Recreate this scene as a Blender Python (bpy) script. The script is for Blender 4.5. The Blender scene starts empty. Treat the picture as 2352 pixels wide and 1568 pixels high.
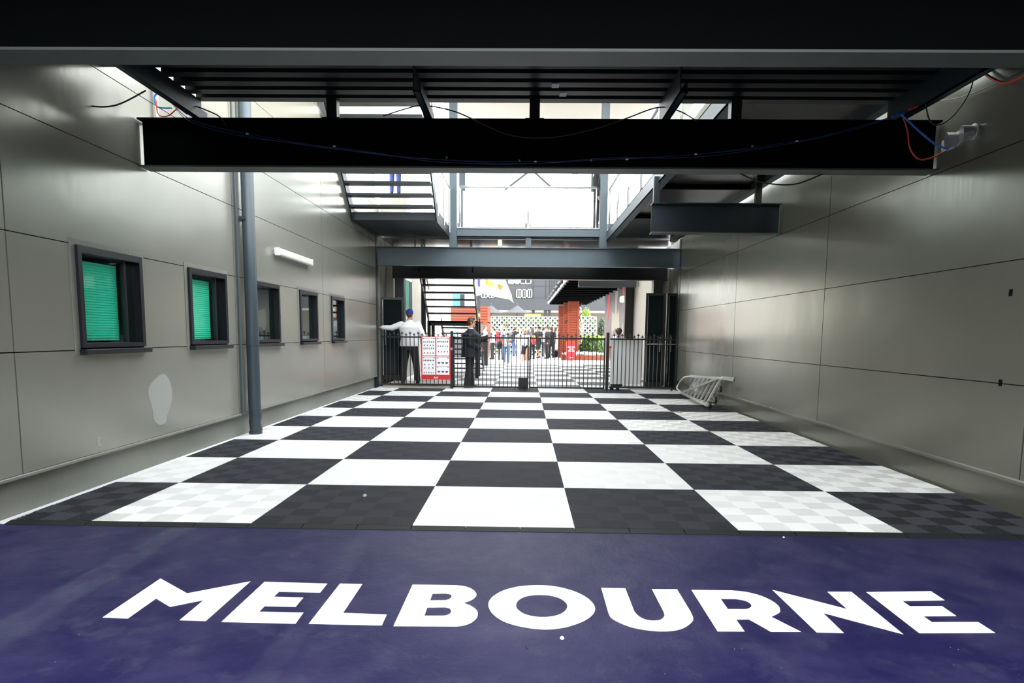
import bpy, bmesh, math, random
import numpy as np
from mathutils import Vector, Matrix
from mathutils.geometry import tessellate_polygon
random.seed(7)
C = bpy.context.scene.collection
PI = math.pi

# ---------------------------------------------------------------- camera
F_, CX_, CY_ = 1434.77, 1179.88, 919.15
PITCH, YAW, ROLL = 0.10512, 0.01505, 0.00999
CAM = Vector((0.80832, -4.48714, 1.42781))
def _rot():
    cy, sy = math.cos(YAW), math.sin(YAW)
    Rz = Matrix(((cy, sy, 0), (-sy, cy, 0), (0, 0, 1)))
    A = Matrix(((1, 0, 0), (0, 0, -1), (0, 1, 0)))
    c, s = math.cos(PITCH), math.sin(PITCH)
    Rx = Matrix(((1, 0, 0), (0, c, -s), (0, s, c)))
    c, s = math.cos(ROLL), math.sin(ROLL)
    Rr = Matrix(((c, -s, 0), (s, c, 0), (0, 0, 1)))
    return Rr @ Rx @ A @ Rz
RW = _rot()
cd = bpy.data.cameras.new('camera'); cam = bpy.data.objects.new('camera', cd); C.objects.link(cam)
cm = Matrix((RW[0], -RW[1], -RW[2])).transposed().to_4x4(); cm.translation = CAM
cam.matrix_world = cm
cd.sensor_width = 36; cd.lens = F_ / 2352 * 36
cd.shift_x = (1176 - CX_) / 2352; cd.shift_y = (CY_ - 784) / 2352
cd.clip_end = 400
bpy.context.scene.camera = cam

# ---------------------------------------------------------------- sky, sun, exposure
w = bpy.data.worlds.new('sky'); bpy.context.scene.world = w; w.use_nodes = True
bg = w.node_tree.nodes['Background']
bg.inputs[0].default_value = (0.93, 0.97, 1.0, 1); bg.inputs[1].default_value = 5.0
sd = bpy.data.lights.new('sun', 'SUN'); sun = bpy.data.objects.new('sun', sd); C.objects.link(sun)
sd.energy = 7; sd.angle = 0.012; sd.color = (1.0, 0.94, 0.84)
sun.rotation_euler = Vector((0.85, -0.25, 0.44)).to_track_quat('Z', 'Y').to_euler()
sun.location = (30, -6, 40)
vs = bpy.context.scene.view_settings
vs.view_transform = 'Standard'; vs.look = 'None'; vs.gamma = 1; vs.use_curve_mapping = False
vs.exposure = 0.55

# a picture ray met with a real plane: used to read sizes and places off the photograph
def _ray(px, py): return RW.transposed() @ Vector(((px - CX_) / F_, (py - CY_) / F_, 1.0))
def PY(px, py, Y): d = _ray(px, py); return CAM + d * ((Y - CAM.y) / d.y)
def PZ(px, py, Z=0.0): d = _ray(px, py); return CAM + d * ((Z - CAM.z) / d.z)
def PX(px, py, X): d = _ray(px, py); return CAM + d * ((X - CAM.x) / d.x)

# ---------------------------------------------------------------- materials
def mat(name, col, rough=0.5, metal=0.0, spec=0.5, noise=0.0, nscale=6.0, bump=0.0, bscale=40.0, coat=0.0, stretch=None, emis=None, trans=0.0):
    m = bpy.data.materials.new(name); m.use_nodes = True
    nt = m.node_tree; b = nt.nodes['Principled BSDF']
    b.inputs['Base Color'].default_value = (*col, 1); b.inputs['Roughness'].default_value = rough
    b.inputs['Metallic'].default_value = metal; b.inputs['Specular IOR Level'].default_value = spec
    b.inputs['Coat Weight'].default_value = coat
    b.inputs['Transmission Weight'].default_value = trans
    if emis: b.inputs['Emission Color'].default_value = (*emis[:3], 1); b.inputs['Emission Strength'].default_value = emis[3]
    tc = nt.nodes.new('ShaderNodeTexCoord'); mp = nt.nodes.new('ShaderNodeMapping')
    nt.links.new(tc.outputs['Object'], mp.inputs['Vector'])
    if stretch: mp.inputs['Scale'].default_value = stretch
    if noise > 0:
        n = nt.nodes.new('ShaderNodeTexNoise'); n.inputs['Scale'].default_value = nscale; n.inputs['Detail'].default_value = 5
        nt.links.new(mp.outputs[0], n.inputs['Vector'])
        r = nt.nodes.new('ShaderNodeMapRange'); r.inputs[3].default_value = 1 - noise; r.inputs[4].default_value = 1 + noise
        nt.links.new(n.outputs['Fac'], r.inputs[0])
        mx = nt.nodes.new('ShaderNodeVectorMath'); mx.operation = 'SCALE'; mx.inputs[0].default_value = col
        nt.links.new(r.outputs[0], mx.inputs['Scale']); nt.links.new(mx.outputs[0], b.inputs['Base Color'])
    if bump > 0:
        n2 = nt.nodes.new('ShaderNodeTexNoise'); n2.inputs['Scale'].default_value = bscale; n2.inputs['Detail'].default_value = 3
        nt.links.new(mp.outputs[0], n2.inputs['Vector'])
        bp = nt.nodes.new('ShaderNodeBump'); bp.inputs['Strength'].default_value = bump; bp.inputs['Distance'].default_value = 0.01
        nt.links.new(n2.outputs['Fac'], bp.inputs['Height']); nt.links.new(bp.outputs[0], b.inputs['Normal'])
    return m

def glassmat(name, tint, gloss=0.12, rough=0.02):
    m = bpy.data.materials.new(name); m.use_nodes = True; nt = m.node_tree; nt.nodes.clear()
    o = nt.nodes.new('ShaderNodeOutputMaterial'); t = nt.nodes.new('ShaderNodeBsdfTransparent'); g = nt.nodes.new('ShaderNodeBsdfGlossy')
    t.inputs[0].default_value = (*tint, 1); g.inputs['Roughness'].default_value = rough
    lw = nt.nodes.new('ShaderNodeLayerWeight'); lw.inputs[0].default_value = .5
    f = nt.nodes.new('ShaderNodeMath'); f.operation = 'POWER'; f.inputs[1].default_value = 5; nt.links.new(lw.outputs['Facing'], f.inputs[0])
    ad = nt.nodes.new('ShaderNodeMath'); ad.operation = 'ADD'; ad.inputs[1].default_value = gloss * .5; ad.use_clamp = True
    nt.links.new(f.outputs[0], ad.inputs[0])
    mx = nt.nodes.new('ShaderNodeMixShader'); nt.links.new(ad.outputs[0], mx.inputs[0]); nt.links.new(t.outputs[0], mx.inputs[1]); nt.links.new(g.outputs[0], mx.inputs[2])
    nt.links.new(mx.outputs[0], o.inputs[0]); return m

def frostmat(name, col):
    m = bpy.data.materials.new(name); m.use_nodes = True; nt = m.node_tree; nt.nodes.clear()
    o = nt.nodes.new('ShaderNodeOutputMaterial'); t = nt.nodes.new('ShaderNodeBsdfTranslucent'); g = nt.nodes.new('ShaderNodeBsdfDiffuse')
    t.inputs[0].default_value = (*col, 1); g.inputs[0].default_value = (*col, 1)
    mx = nt.nodes.new('ShaderNodeMixShader'); mx.inputs[0].default_value = 0.4
    nt.links.new(t.outputs[0], mx.inputs[1]); nt.links.new(g.outputs[0], mx.inputs[2]); nt.links.new(mx.outputs[0], o.inputs[0]); return m

def wallmat(nm, col):
    m = mat(nm, col, rough=0.3, metal=0.45, spec=0.45, noise=0.06, nscale=1.6, coat=0.0)
    nt = m.node_tree; b = nt.nodes['Principled BSDF']
    tc = nt.nodes.new('ShaderNodeTexCoord'); mp = nt.nodes.new('ShaderNodeMapping'); mp.inputs['Scale'].default_value = (1, 6, 0.35)
    nt.links.new(tc.outputs['Object'], mp.inputs[0])
    n = nt.nodes.new('ShaderNodeTexNoise'); n.inputs['Scale'].default_value = 5; n.inputs['Detail'].default_value = 6
    nt.links.new(mp.outputs[0], n.inputs['Vector'])
    r = nt.nodes.new('ShaderNodeMapRange'); r.inputs[1].default_value = .2; r.inputs[2].default_value = .8; r.inputs[3].default_value = 0.19; r.inputs[4].default_value = 0.27
    nt.links.new(n.outputs['Fac'], r.inputs[0]); nt.links.new(r.outputs[0], b.inputs['Roughness'])
    n2 = nt.nodes.new('ShaderNodeTexNoise'); n2.inputs['Scale'].default_value = 1.1; n2.inputs['Detail'].default_value = 2
    nt.links.new(tc.outputs['Object'], n2.inputs['Vector'])
    bp = nt.nodes.new('ShaderNodeBump'); bp.inputs['Strength'].default_value = 0.35; bp.inputs['Distance'].default_value = 0.02
    nt.links.new(n2.outputs['Fac'], bp.inputs['Height']); nt.links.new(bp.outputs[0], b.inputs['Normal'])
    return m

def floormat():
    m = bpy.data.materials.new('blue_painted_concrete'); m.use_nodes = True; nt = m.node_tree; b = nt.nodes['Principled BSDF']
    L = nt.links.new; N = nt.nodes.new
    tc = N('ShaderNodeTexCoord')
    def noise(sc, det, ro=.6, vec=None):
        n = N('ShaderNodeTexNoise'); n.inputs['Scale'].default_value = sc; n.inputs['Detail'].default_value = det; n.inputs['Roughness'].default_value = ro
        L(vec or tc.outputs['Object'], n.inputs['Vector']); return n.outputs['Fac']
    def ramp(f, a, bb):
        r = N('ShaderNodeMapRange'); r.inputs[1].default_value = a; r.inputs[2].default_value = bb; r.clamp = True; L(f, r.inputs[0]); return r.outputs[0]
    def mix(f, a, c):
        x = N('ShaderNodeMix'); x.data_type = 'RGBA'; L(f, x.inputs[0])
        for k, v in ((6, a), (7, c)):
            if isinstance(v, tuple): x.inputs[k].default_value = (*v, 1)
            else: L(v, x.inputs[k])
        return x.outputs[2]
    def math_(op, a, c):
        x = N('ShaderNodeMath'); x.operation = op
        for k, v in enumerate((a, c)):
            if isinstance(v, (int, float)): x.inputs[k].default_value = v
            elif v is not None: L(v, x.inputs[k])
        return x.outputs[0]
    c1 = mix(ramp(noise(1.6, 8, .7), .42, .62), (0.006, 0.0045, 0.048), (0.022, 0.018, 0.068))
    c2 = mix(ramp(noise(4, 9, .78), .52, .72), c1, (0.036, 0.035, 0.080))
    c3 = mix(ramp(noise(2.7, 4), .62, .72), c2, (0.009, 0.008, 0.062))
    # worn tyre tracks running diagonally across the paint
    sp = N('ShaderNodeSeparateXYZ'); L(tc.outputs['Object'], sp.inputs[0])
    def band(x0, slope, wd):
        d = math_('SUBTRACT', math_('SUBTRACT', sp.outputs[0], math_('MULTIPLY', sp.outputs[1], slope)), x0)
        d = math_('ADD', d, math_('MULTIPLY', math_('SUBTRACT', noise(3, 3), .5), .12))
        return ramp(math_('ABSOLUTE', d, None), wd, wd * .6)
    br = N('ShaderNodeTexVoronoi'); br.inputs['Scale'].default_value = 11; br.feature = 'DISTANCE_TO_EDGE'; L(tc.outputs['Object'], br.inputs['Vector'])
    crk = ramp(br.outputs[0], 0.0, .035)
    tr = math_('MULTIPLY', math_('MAXIMUM', band(-1.68, -.02, .12), math_('MULTIPLY', band(-.30, -.02, .08), .45)), math_('ADD', math_('MULTIPLY', crk, .5), .3))
    c4 = mix(math_('MULTIPLY', tr, ramp(noise(4, 5), .3, .6)), c3, (0.040, 0.047, 0.085))
    # pale specks of grit
    v = N('ShaderNodeTexVoronoi'); v.inputs['Scale'].default_value = 17; L(tc.outputs['Object'], v.inputs['Vector'])
    c5 = mix(math_('MULTIPLY', ramp(v.outputs['Distance'], .05, .02), ramp(noise(2, 2), .5, .6)), c4, (0.45, 0.43, 0.40))
    L(c5, b.inputs['Base Color'])
    rr = N('ShaderNodeMapRange'); b.inputs['Specular IOR Level'].default_value = .24; rr.inputs[3].default_value = .34; rr.inputs[4].default_value = .6; L(noise(3, 6), rr.inputs[0]); L(rr.outputs[0], b.inputs['Roughness'])
    bp = N('ShaderNodeBump'); bp.inputs['Strength'].default_value = .5; bp.inputs['Distance'].default_value = .006
    L(math_('ADD', noise(28, 5, .7), math_('MULTIPLY', noise(6, 4), 1.5)), bp.inputs['Height']); L(bp.outputs[0], b.inputs['Normal'])
    return m

M = {}
M['wall'] = wallmat('metal_cladding_lit', (0.315, 0.315, 0.272)); M['wall_right'] = wallmat('metal_cladding_shaded', (0.195, 0.195, 0.160))  # one cladding; brighter left and dimmer right light put into two base colours
M['plinth'] = mat('painted_plinth', (0.20, 0.202, 0.175), rough=.45, noise=.12, nscale=3, bump=.3, bscale=30)
M['floor'] = floormat()
M['steel'] = mat('dark_steel_paint', (0.013, 0.021, 0.027), rough=.4, spec=.3, noise=.15, nscale=3)
M['steelblue'] = mat('blue_grey_steel_paint', (0.062, 0.092, 0.112), rough=.4, noise=.1, nscale=3)
M['beam'] = mat('near_black_steel_paint', (0.0014, 0.002, 0.0023), rough=.7, spec=.03, noise=.2, nscale=4, bump=.1, bscale=20)
M['flange'] = mat('floor_lit_steel_paint', (0.055, 0.063, 0.060), rough=.5, noise=.2, nscale=5, bump=.1, bscale=60)  # beam undersides: light off the floor put into a paler paint
M['black'] = mat('black_powder_coat', (0.010, 0.010, 0.011), rough=.35)
M['deck'] = mat('dark_deck_sheet', (0.006, 0.008, 0.0095), rough=.45, metal=.1, noise=.2, nscale=2)
M['chrome'] = mat('brushed_steel', (0.62, 0.61, 0.58), rough=.25, metal=1)
M['alu'] = mat('aluminium', (0.72, 0.72, 0.70), rough=.35, metal=.9)
M['alug'] = mat('dull_aluminium', (0.42, 0.42, 0.43), rough=.45, metal=.7)
M['whitepaint'] = mat('white_road_paint', (0.80, 0.82, 0.84), rough=.55, noise=.06, nscale=9, bump=.25, bscale=45)
M['tilew'] = mat('white_plastic_tile', (0.83, 0.83, 0.82), rough=.5, noise=.02, nscale=3)
M['tileb'] = mat('black_plastic_tile', (0.054, 0.055, 0.066), rough=.55, spec=.10, noise=.12, nscale=2)
M['gap'] = mat('tile_gap_shade', (0.003, 0.003, 0.003), rough=.9, spec=.1)
M['tileglare'] = mat('black_tile_glare', (0.20, 0.20, 0.20), rough=.45, noise=.1)  # black tiles with the sun glare painted in as grey
M['edge'] = mat('black_rubber_edge', (0.012, 0.013, 0.014), rough=.6, spec=.2, noise=.2, nscale=8)
M['winframe'] = mat('window_frame_black', (0.007, 0.008, 0.013), rough=.35)
M['pipe'] = mat('blue_grey_pipe_paint', (0.036, 0.054, 0.066), rough=.4, noise=.1)
M['blind'] = mat('teal_blind', (0.15, 0.88, 0.70), rough=.55)
M['dark'] = mat('dark_interior', (0.012, 0.014, 0.015), rough=.8)
M['glass'] = glassmat('window_glass', (0.80, 0.96, 0.92), .10)
M['doorglass'] = mat('tinted_door_glass', (0.006, 0.012, 0.013), rough=.08, spec=.25)
M['clearglass'] = glassmat('balustrade_glass', (0.88, 0.94, 0.93), .08)
M['frost'] = frostmat('frosted_panel', (0.93, 0.94, 0.95))
M['cream'] = mat('cream_render', (0.34, 0.31, 0.25), rough=.5, noise=.05)
M['soffit'] = mat('cream_soffit', (0.60, 0.56, 0.50), rough=.7)
M['pave'] = mat('pale_paving', (0.62, 0.61, 0.59), rough=.6, noise=.08, nscale=2)
M['timber'] = mat('red_timber', (0.17, 0.026, 0.006), rough=.5, noise=.35, nscale=5, stretch=(1, 1, 12))
M['charcoal'] = mat('charcoal_panel', (0.028, 0.031, 0.037), rough=.5, noise=.05)
M['charcoal2'] = mat('charcoal_panel_dark', (0.012, 0.013, 0.015), rough=.5)
M['umbrella'] = mat('grey_canvas', (0.055, 0.056, 0.061), rough=.8)
M['white'] = mat('white_coat', (0.82, 0.82, 0.82), rough=.5)
M['leaf'] = mat('green_leaf', (0.05, 0.11, 0.015), rough=.6, noise=.5, nscale=20)
M['leafy'] = mat('bright_leaf', (0.16, 0.28, 0.02), rough=.6, noise=.4, nscale=20)
M['leafd'] = mat('dark_leaf', (0.02, 0.05, 0.015), rough=.6, noise=.4, nscale=20)
M['flower'] = mat('white_petal', (0.85, 0.85, 0.8), rough=.6)
M['red'] = mat('red_board', (0.55, 0.02, 0.025), rough=.4)
M['redtop'] = mat('bright_red', (0.55, 0.012, 0.02), rough=.5)
M['paper'] = mat('white_sheet', (0.80, 0.80, 0.80), rough=.5)
M['ink'] = mat('black_ink', (0.02, 0.02, 0.02), rough=.5)
M['teal'] = mat('tealink', (0.05, 0.35, 0.40), rough=.5)
M['purple'] = mat('purple_cloth', (0.12, 0.10, 0.55), rough=.7)
M['orange'] = mat('orange_cloth', (0.95, 0.42, 0.08), rough=.7)
M['flagw'] = frostmat('white_flag_cloth', (0.88, 0.88, 0.88))
M['cableb'] = mat('blue_cable', (0.02, 0.16, 0.55), rough=.4)
M['cabled'] = mat('blue_cable_shaded', (0.006, 0.03, 0.12), rough=.4)  # blue cable darkened to carry the shadow at the second beam
M['cabler'] = mat('orange_red_cable', (0.60, 0.06, 0.015), rough=.4)
M['cablek'] = mat('black_cable', (0.012, 0.012, 0.012), rough=.5)
M['cablew'] = mat('white_cable', (0.6, 0.6, 0.58), rough=.5)
M['green'] = mat('green_tag', (0.02, 0.4, 0.2), rough=.5)
M['diffuser'] = mat('lamp_diffuser', (0.72, 0.70, 0.64), rough=.3, trans=.0)
M['lamp'] = mat('lit_lamp', (0.9, 0.8, 0.4), emis=(1.0, 0.78, 0.25, 3.0))
M['patch'] = mat('grey_touch_up_paint', (0.33, 0.345, 0.32), rough=.6)
M['concrete'] = mat('pale_kerb_concrete', (0.42, 0.38, 0.32), rough=.7, noise=.2, nscale=8)
M['hivis'] = mat('hi_vis_green', (0.35, 0.9, 0.02), rough=.6)
M['tape'] = mat('old_white_tape', (0.55, 0.55, 0.6), rough=.6)
M['stone'] = mat('rough_stone', (0.35, 0.31, 0.25), rough=.9, noise=.4, nscale=8)

# ---------------------------------------------------------------- mesh helpers
def tagp(o, label=None, cat=None, group=None, kind=None):
    if label: o['label'] = label
    if cat: o['category'] = cat
    if group: o['group'] = group
    if kind: o['kind'] = kind
    return o
def empty(name, loc, label=None, cat=None, group=None, kind=None, rz=0):
    o = bpy.data.objects.new(name, None); C.objects.link(o); o.location = loc; o.rotation_euler = (0, 0, rz)
    o.empty_display_size = .2
    return tagp(o, label, cat, group, kind)
class MB:
    def __init__(s): s.v = []; s.f = []; s.m = []
    def add(s, vs, fs, mi=0):
        n = len(s.v); s.v += [tuple(p) for p in vs]; s.f += [tuple(i + n for i in f) for f in fs]; s.m += [mi] * len(fs); return s
    def box(s, a, b, mi=0):
        x0, y0, z0 = a; x1, y1, z1 = b
        if x0 > x1: x0, x1 = x1, x0
        if y0 > y1: y0, y1 = y1, y0
        if z0 > z1: z0, z1 = z1, z0
        return s.add([(x0, y0, z0), (x1, y0, z0), (x1, y1, z0), (x0, y1, z0), (x0, y0, z1), (x1, y0, z1), (x1, y1, z1), (x0, y1, z1)],
                     [(0, 3, 2, 1), (4, 5, 6, 7), (0, 1, 5, 4), (1, 2, 6, 5), (2, 3, 7, 6), (3, 0, 4, 7)], mi)
    def bar(s, p, q, wd, ht, up=(0, 0, 1), mi=0):
        p, q = Vector(p), Vector(q); d = (q - p).normalized(); u = Vector(up)
        if abs(d.dot(u)) > .98: u = Vector((0, 1, 0))
        r = d.cross(u).normalized(); u = r.cross(d)
        vs = [e + r * (sx * wd / 2) + u * (sz * ht / 2) for e in (p, q) for sx, sz in ((-1, -1), (1, -1), (1, 1), (-1, 1))]
        return s.add(vs, [(0, 1, 2, 3), (7, 6, 5, 4), (0, 4, 5, 1), (1, 5, 6, 2), (2, 6, 7, 3), (3, 7, 4, 0)], mi)
    def tube(s, pts, r, n=10, r2=None, mi=0, caps=True):
        pts = [Vector(p) for p in pts]; rs = r if isinstance(r, (list, tuple)) else [r] * len(pts)
        if r2 is not None: rs = [r + (r2 - r) * i / (len(pts) - 1) for i in range(len(pts))]
        base = len(s.v); prev = None
        for i, p in enumerate(pts):
            d = (pts[min(i + 1, len(pts) - 1)] - pts[max(i - 1, 0)])
            if d.length < 1e-9: d = Vector((0, 0, 1))
            d.normalize()
            if prev is None: a = d.orthogonal().normalized()
            else: a = (prev - d * prev.dot(d)).normalized()
            prev = a; b = d.cross(a)
            for k in range(n):
                t = 2 * PI * k / n; s.v.append(tuple(p + (a * math.cos(t) + b * math.sin(t)) * rs[i]))
        for i in range(len(pts) - 1):
            for k in range(n):
                s.f.append((base + i * n + k, base + i * n + (k + 1) % n, base + (i + 1) * n + (k + 1) % n, base + (i + 1) * n + k)); s.m.append(mi)
        if caps:
            s.f.append(tuple(base + k for k in reversed(range(n)))); s.m.append(mi)
            s.f.append(tuple(base + (len(pts) - 1) * n + k for k in range(n))); s.m.append(mi)
        return s
    def capsule(s, p, q, r0, r1, n=10, mi=0):
        p, q = Vector(p), Vector(q); d = (q - p)
        if d.length < 1e-6: d = Vector((0, 0, 1e-4)); q = p + d
        u = d.normalized(); pts = []; rs = []
        for a in (80, 55, 25, 0): pts.append(p - u * (r0 * math.sin(math.radians(a)))); rs.append(r0 * math.cos(math.radians(a)))
        for a in (0, 25, 55, 80): pts.append(q + u * (r1 * math.sin(math.radians(a)))); rs.append(r1 * math.cos(math.radians(a)))
        return s.tube(pts, rs, n, mi=mi)
    def ell(s, c, r, n=14, m=9, rot=None, mi=0):
        vs = []; fs = []; c = Vector(c)
        for i in range(1, m):
            ph = PI * i / m
            for k in range(n):
                t = 2 * PI * k / n; p = Vector((r[0] * math.sin(ph) * math.cos(t), r[1] * math.sin(ph) * math.sin(t), r[2] * math.cos(ph)))
                vs.append(c + (rot @ p if rot else p))
        t0 = Vector((0, 0, r[2])); vs.append(c + (rot @ t0 if rot else t0)); vs.append(c - (rot @ t0 if rot else t0))
        for i in range(m - 2):
            for k in range(n): fs.append((i * n + k, (i + 1) * n + k, (i + 1) * n + (k + 1) % n, i * n + (k + 1) % n))
        T = (m - 1) * n
        for k in range(n): fs.append((T, k, (k + 1) % n)); fs.append((T + 1, (m - 2) * n + (k + 1) % n, (m - 2) * n + k))
        return s.add(vs, fs, mi)
    def loft(s, rings, n=16, mi=0):   # (z, cx, cy, rx, ry)
        vs = []; fs = []
        for z, cx, cy, rx, ry in rings:
            for k in range(n): t = 2 * PI * k / n; vs.append((cx + rx * math.cos(t), cy + ry * math.sin(t), z))
        for i in range(len(rings) - 1):
            for k in range(n): fs.append((i * n + k, i * n + (k + 1) % n, (i + 1) * n + (k + 1) % n, (i + 1) * n + k))
        fs.append(tuple(reversed(range(n)))); fs.append(tuple((len(rings) - 1) * n + k for k in range(n)))
        return s.add(vs, fs, mi)
    def prism(s, poly, thick, mi=0):  # poly: 3d points in order, extruded by vector thick
        t = Vector(thick); n = len(poly); vs = [Vector(p) for p in poly] + [Vector(p) + t for p in poly]
        fs = [tuple(range(n)), tuple(reversed(range(n, 2 * n)))] + [(i, i + n, (i + 1) % n + n, (i + 1) % n) for i in range(n)]
        return s.add(vs, fs, mi)
    def build(s, name, mats, parent=None, smooth=False, loc=None, remesh=None, bevel=None, fixn=True):
        me = bpy.data.meshes.new(name); me.from_pydata(s.v, [], s.f)
        ms = mats if isinstance(mats, (list, tuple)) else [mats]
        for m_ in ms: me.materials.append(m_)
        if len(ms) > 1: me.polygons.foreach_set('material_index', s.m)
        if fixn:
            bm = bmesh.new(); bm.from_mesh(me); bmesh.ops.recalc_face_normals(bm, faces=bm.faces); bm.to_mesh(me); bm.free()
        if smooth: me.polygons.foreach_set('use_smooth', [True] * len(me.polygons))
        o = bpy.data.objects.new(name, me); C.objects.link(o)
        if parent: o.parent = parent
        if loc is not None: o.location = loc
        if remesh:
            r = o.modifiers.new('remesh', 'REMESH'); r.mode = 'VOXEL'; r.voxel_size = remesh; r.use_smooth_shade = True
            sm = o.modifiers.new('smooth', 'SMOOTH'); sm.iterations = 3; sm.factor = .5
        if bevel:
            b = o.modifiers.new('bevel', 'BEVEL'); b.width = bevel; b.segments = 2; b.limit_method = 'ANGLE'
        me.update()
        return o
def cm_path(pts, n=8, closed=False):
    pts = [Vector(p) for p in pts]; out = []; L = len(pts)
    for i in range(L if closed else L - 1):
        g = (lambda k: pts[k % L]) if closed else (lambda k: pts[max(0, min(L - 1, k))])
        p0, p1, p2, p3 = g(i - 1), g(i), g(i + 1), g(i + 2)
        for k in range(n):
            t = k / n
            out.append(.5 * ((2 * p1) + (p2 - p0) * t + (2 * p0 - 5 * p1 + 4 * p2 - p3) * t * t + (3 * p1 - p0 - 3 * p2 + p3) * t ** 3))
    if not closed: out.append(pts[-1])
    return out
def copy_tree(o, parent=None):
    c = o.copy(); C.objects.link(c); c.parent = parent
    for ch in list(o.children): copy_tree(ch, c)
    return c
def struct(name, mb, m_, parent=None, **k):
    o = mb.build(name, m_, parent, **k)
    if parent is None: o['kind'] = 'structure'
    return o
def single(name, mb, m_, label, cat, group=None, **k):
    return tagp(mb.build(name, m_, **k), label, cat, group)

XL, XR = -3.02, 4.80
# ================================================================= FLOORS
struct('floor', MB().box((-3.6, -9, -.2), (5.4, 14, 0)), M['floor'])
struct('floor_courtyard', MB().box((-30, 14.001, -.2), (30, 70, 0)), M['pave'])
struct('floor_street', MB().box((-30, -40, -.2), (30, -9.001, -.0)), mat('street_asphalt', (.12, .12, .12), rough=.8, noise=.2))

r = empty('building', (0, -16, 0), 'unseen grey block added behind the viewpoint to cut rear sky light', 'building')  # made-up block out of view; dims the sky reaching the beam faces
MB().box((-25, -3, 0), (25, 0, 4.6)).build('wall', M['charcoal'], r)
for k in range(6): MB().box((-20 + k * 7, 0, 0), (-15 + k * 7, .05, 4)).build('blocker_panel', M['charcoal2'], r)
# checkered interlocking mat: real ribs, each panel 1.2 m, small squares 0.2 m with diagonal ribs of alternating direction
def panel_mesh(name, nx, ny, m_, coarse=1):
    S = .2; pitch = .0125 * coarse; wd = pitch * .44; zt, zb = .0165, .0010
    V = []; Fc = []; flank = [0]
    def quad(p):
        n = len(V); V.extend(p); Fc.append((n, n + 1, n + 2, n + 3))
    quad([(0, 0, zb), (nx * S, 0, zb), (nx * S, ny * S, zb), (0, ny * S, zb)])
    def seg(c):   # x - y = c inside the unit square
        return ((c, 0), (S, S - c)) if c >= 0 else ((0, -c), (S + c, S))
    for a in range(nx):
        for b in range(ny):
            flip = (a + b) % 2 == 0
            def T(p, z):
                x, y = p
                if flip: x = S - x
                return (a * S + x, b * S + y, z)
            k = int(round(S / pitch))
            for i in range(-k, k):
                c0 = i * pitch; c1 = c0 + wd
                (a0, a1), (b0, b1) = seg(c0), seg(c1)
                quad([T(a0, zt), T(b0, zt), T(b1, zt), T(a1, zt)])
                zs = zt - .0010      # black flank below the shoulder paints in the shade between ribs
                quad([T(a0, zt), T(a1, zt), T(a1, zs), T(a0, zs)]); quad([T(b0, zt), T(b0, zs), T(b1, zs), T(b1, zt)])
                flank.extend((len(Fc), len(Fc) + 1))
                quad([T(a0, zs), T(a1, zs), T(a1, zb), T(a0, zb)])
                quad([T(b0, zs), T(b0, zb), T(b1, zb), T(b1, zs)])
                quad([T(a0, zt), T(a0, zb), T(b0, zb), T(b0, zt)])
                quad([T(a1, zt), T(b1, zt), T(b1, zb), T(a1, zb)])
            for off in (-.1, .1) if False else (0,):   # a lower cross rib along the other diagonal
                e = .003; p = [(0, S - e), (0, S), (e, S), (S, e), (S, 0), (S - e, 0)]
                z = .0115
                quad([T(p[0], z), T(p[1], z), T(p[4], z), T(p[5], z)]); quad([T(p[1], z), T(p[2], z), T(p[3], z), T(p[4], z)])
    me = bpy.data.meshes.new(name); me.from_pydata(V, [], Fc); me.materials.append(m_)
    if m_ is M['tileb']: me.materials.append(M['gap'])
    if m_ is M['tileb']:
        for q in flank: me.polygons[q].material_index = 1
    me.update()
    return me
mesh_w = panel_mesh('white_panel', 6, 6, M['tilew']); mesh_b = panel_mesh('black_panel', 6, 6, M['tileb'])
mesh_w3 = panel_mesh('white_panel_narrow', 3, 6, M['tilew']); mesh_b3 = panel_mesh('black_panel_narrow', 3, 6, M['tileb'])
mesh_wc = panel_mesh('white_panel_far', 6, 6, M['tilew'], 2); mesh_bc = panel_mesh('glare_panel', 6, 6, M['tileglare'], 2)
def mat_field(name, label, j0, j1, i0=-3, i1=4, far=False):
    root = empty(name, (0, j0 * 1.2, 0), label, 'floor mat')
    for j in range(j0, j1):
        for i in range(i0, i1):
            wht = (i + j) % 2 == 0; nm = 'white_panel' if wht else 'black_panel'
            x = i * 1.2
            if i == -3 and not far: me = mesh_w3 if wht else mesh_b3; x = -3.0
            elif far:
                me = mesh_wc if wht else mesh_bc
                if not wht: nm = 'glare_panel'
            else: me = mesh_w if wht else mesh_b
            o = bpy.data.objects.new(nm, me); C.objects.link(o); o.parent = root; o.location = (x, (j - j0) * 1.2, 0.0005)
    return root
fm = mat_field('checkered_mat', 'black and white checkered interlocking plastic mat covering the passage floor up to the gate', 0, 10)
# ramp edging of 0.4 m lengths
emb = MB().prism([(0, 0, 0), (0, -.075, 0), (0, -.07, .004), (0, -.012, .0145), (0, 0, .0145)], (.394, 0, 0))
for k in range(20):
    x = -3.2 + .4 * k
    if k == 0: e0 = emb.build('edge_ramp', M['edge'], fm, loc=(x, 0, 0.0005)); e = e0
    else: e = e0.copy(); C.objects.link(e); e.location = (x, 0, .0005)
e0.scale = (.5, 1, 1); e0.location = (-3.0, 0, .0005)
fm2 = mat_field('checkered_mat', 'checkered mat over the courtyard beyond the gate, sun glare painted into its dark tiles', 10, 21, i0=-2, far=True)
struct('trim_1', MB().box((-3.085, -.06, 0.0), (-3.004, 11.6, .006)), M['whitepaint'])

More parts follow.
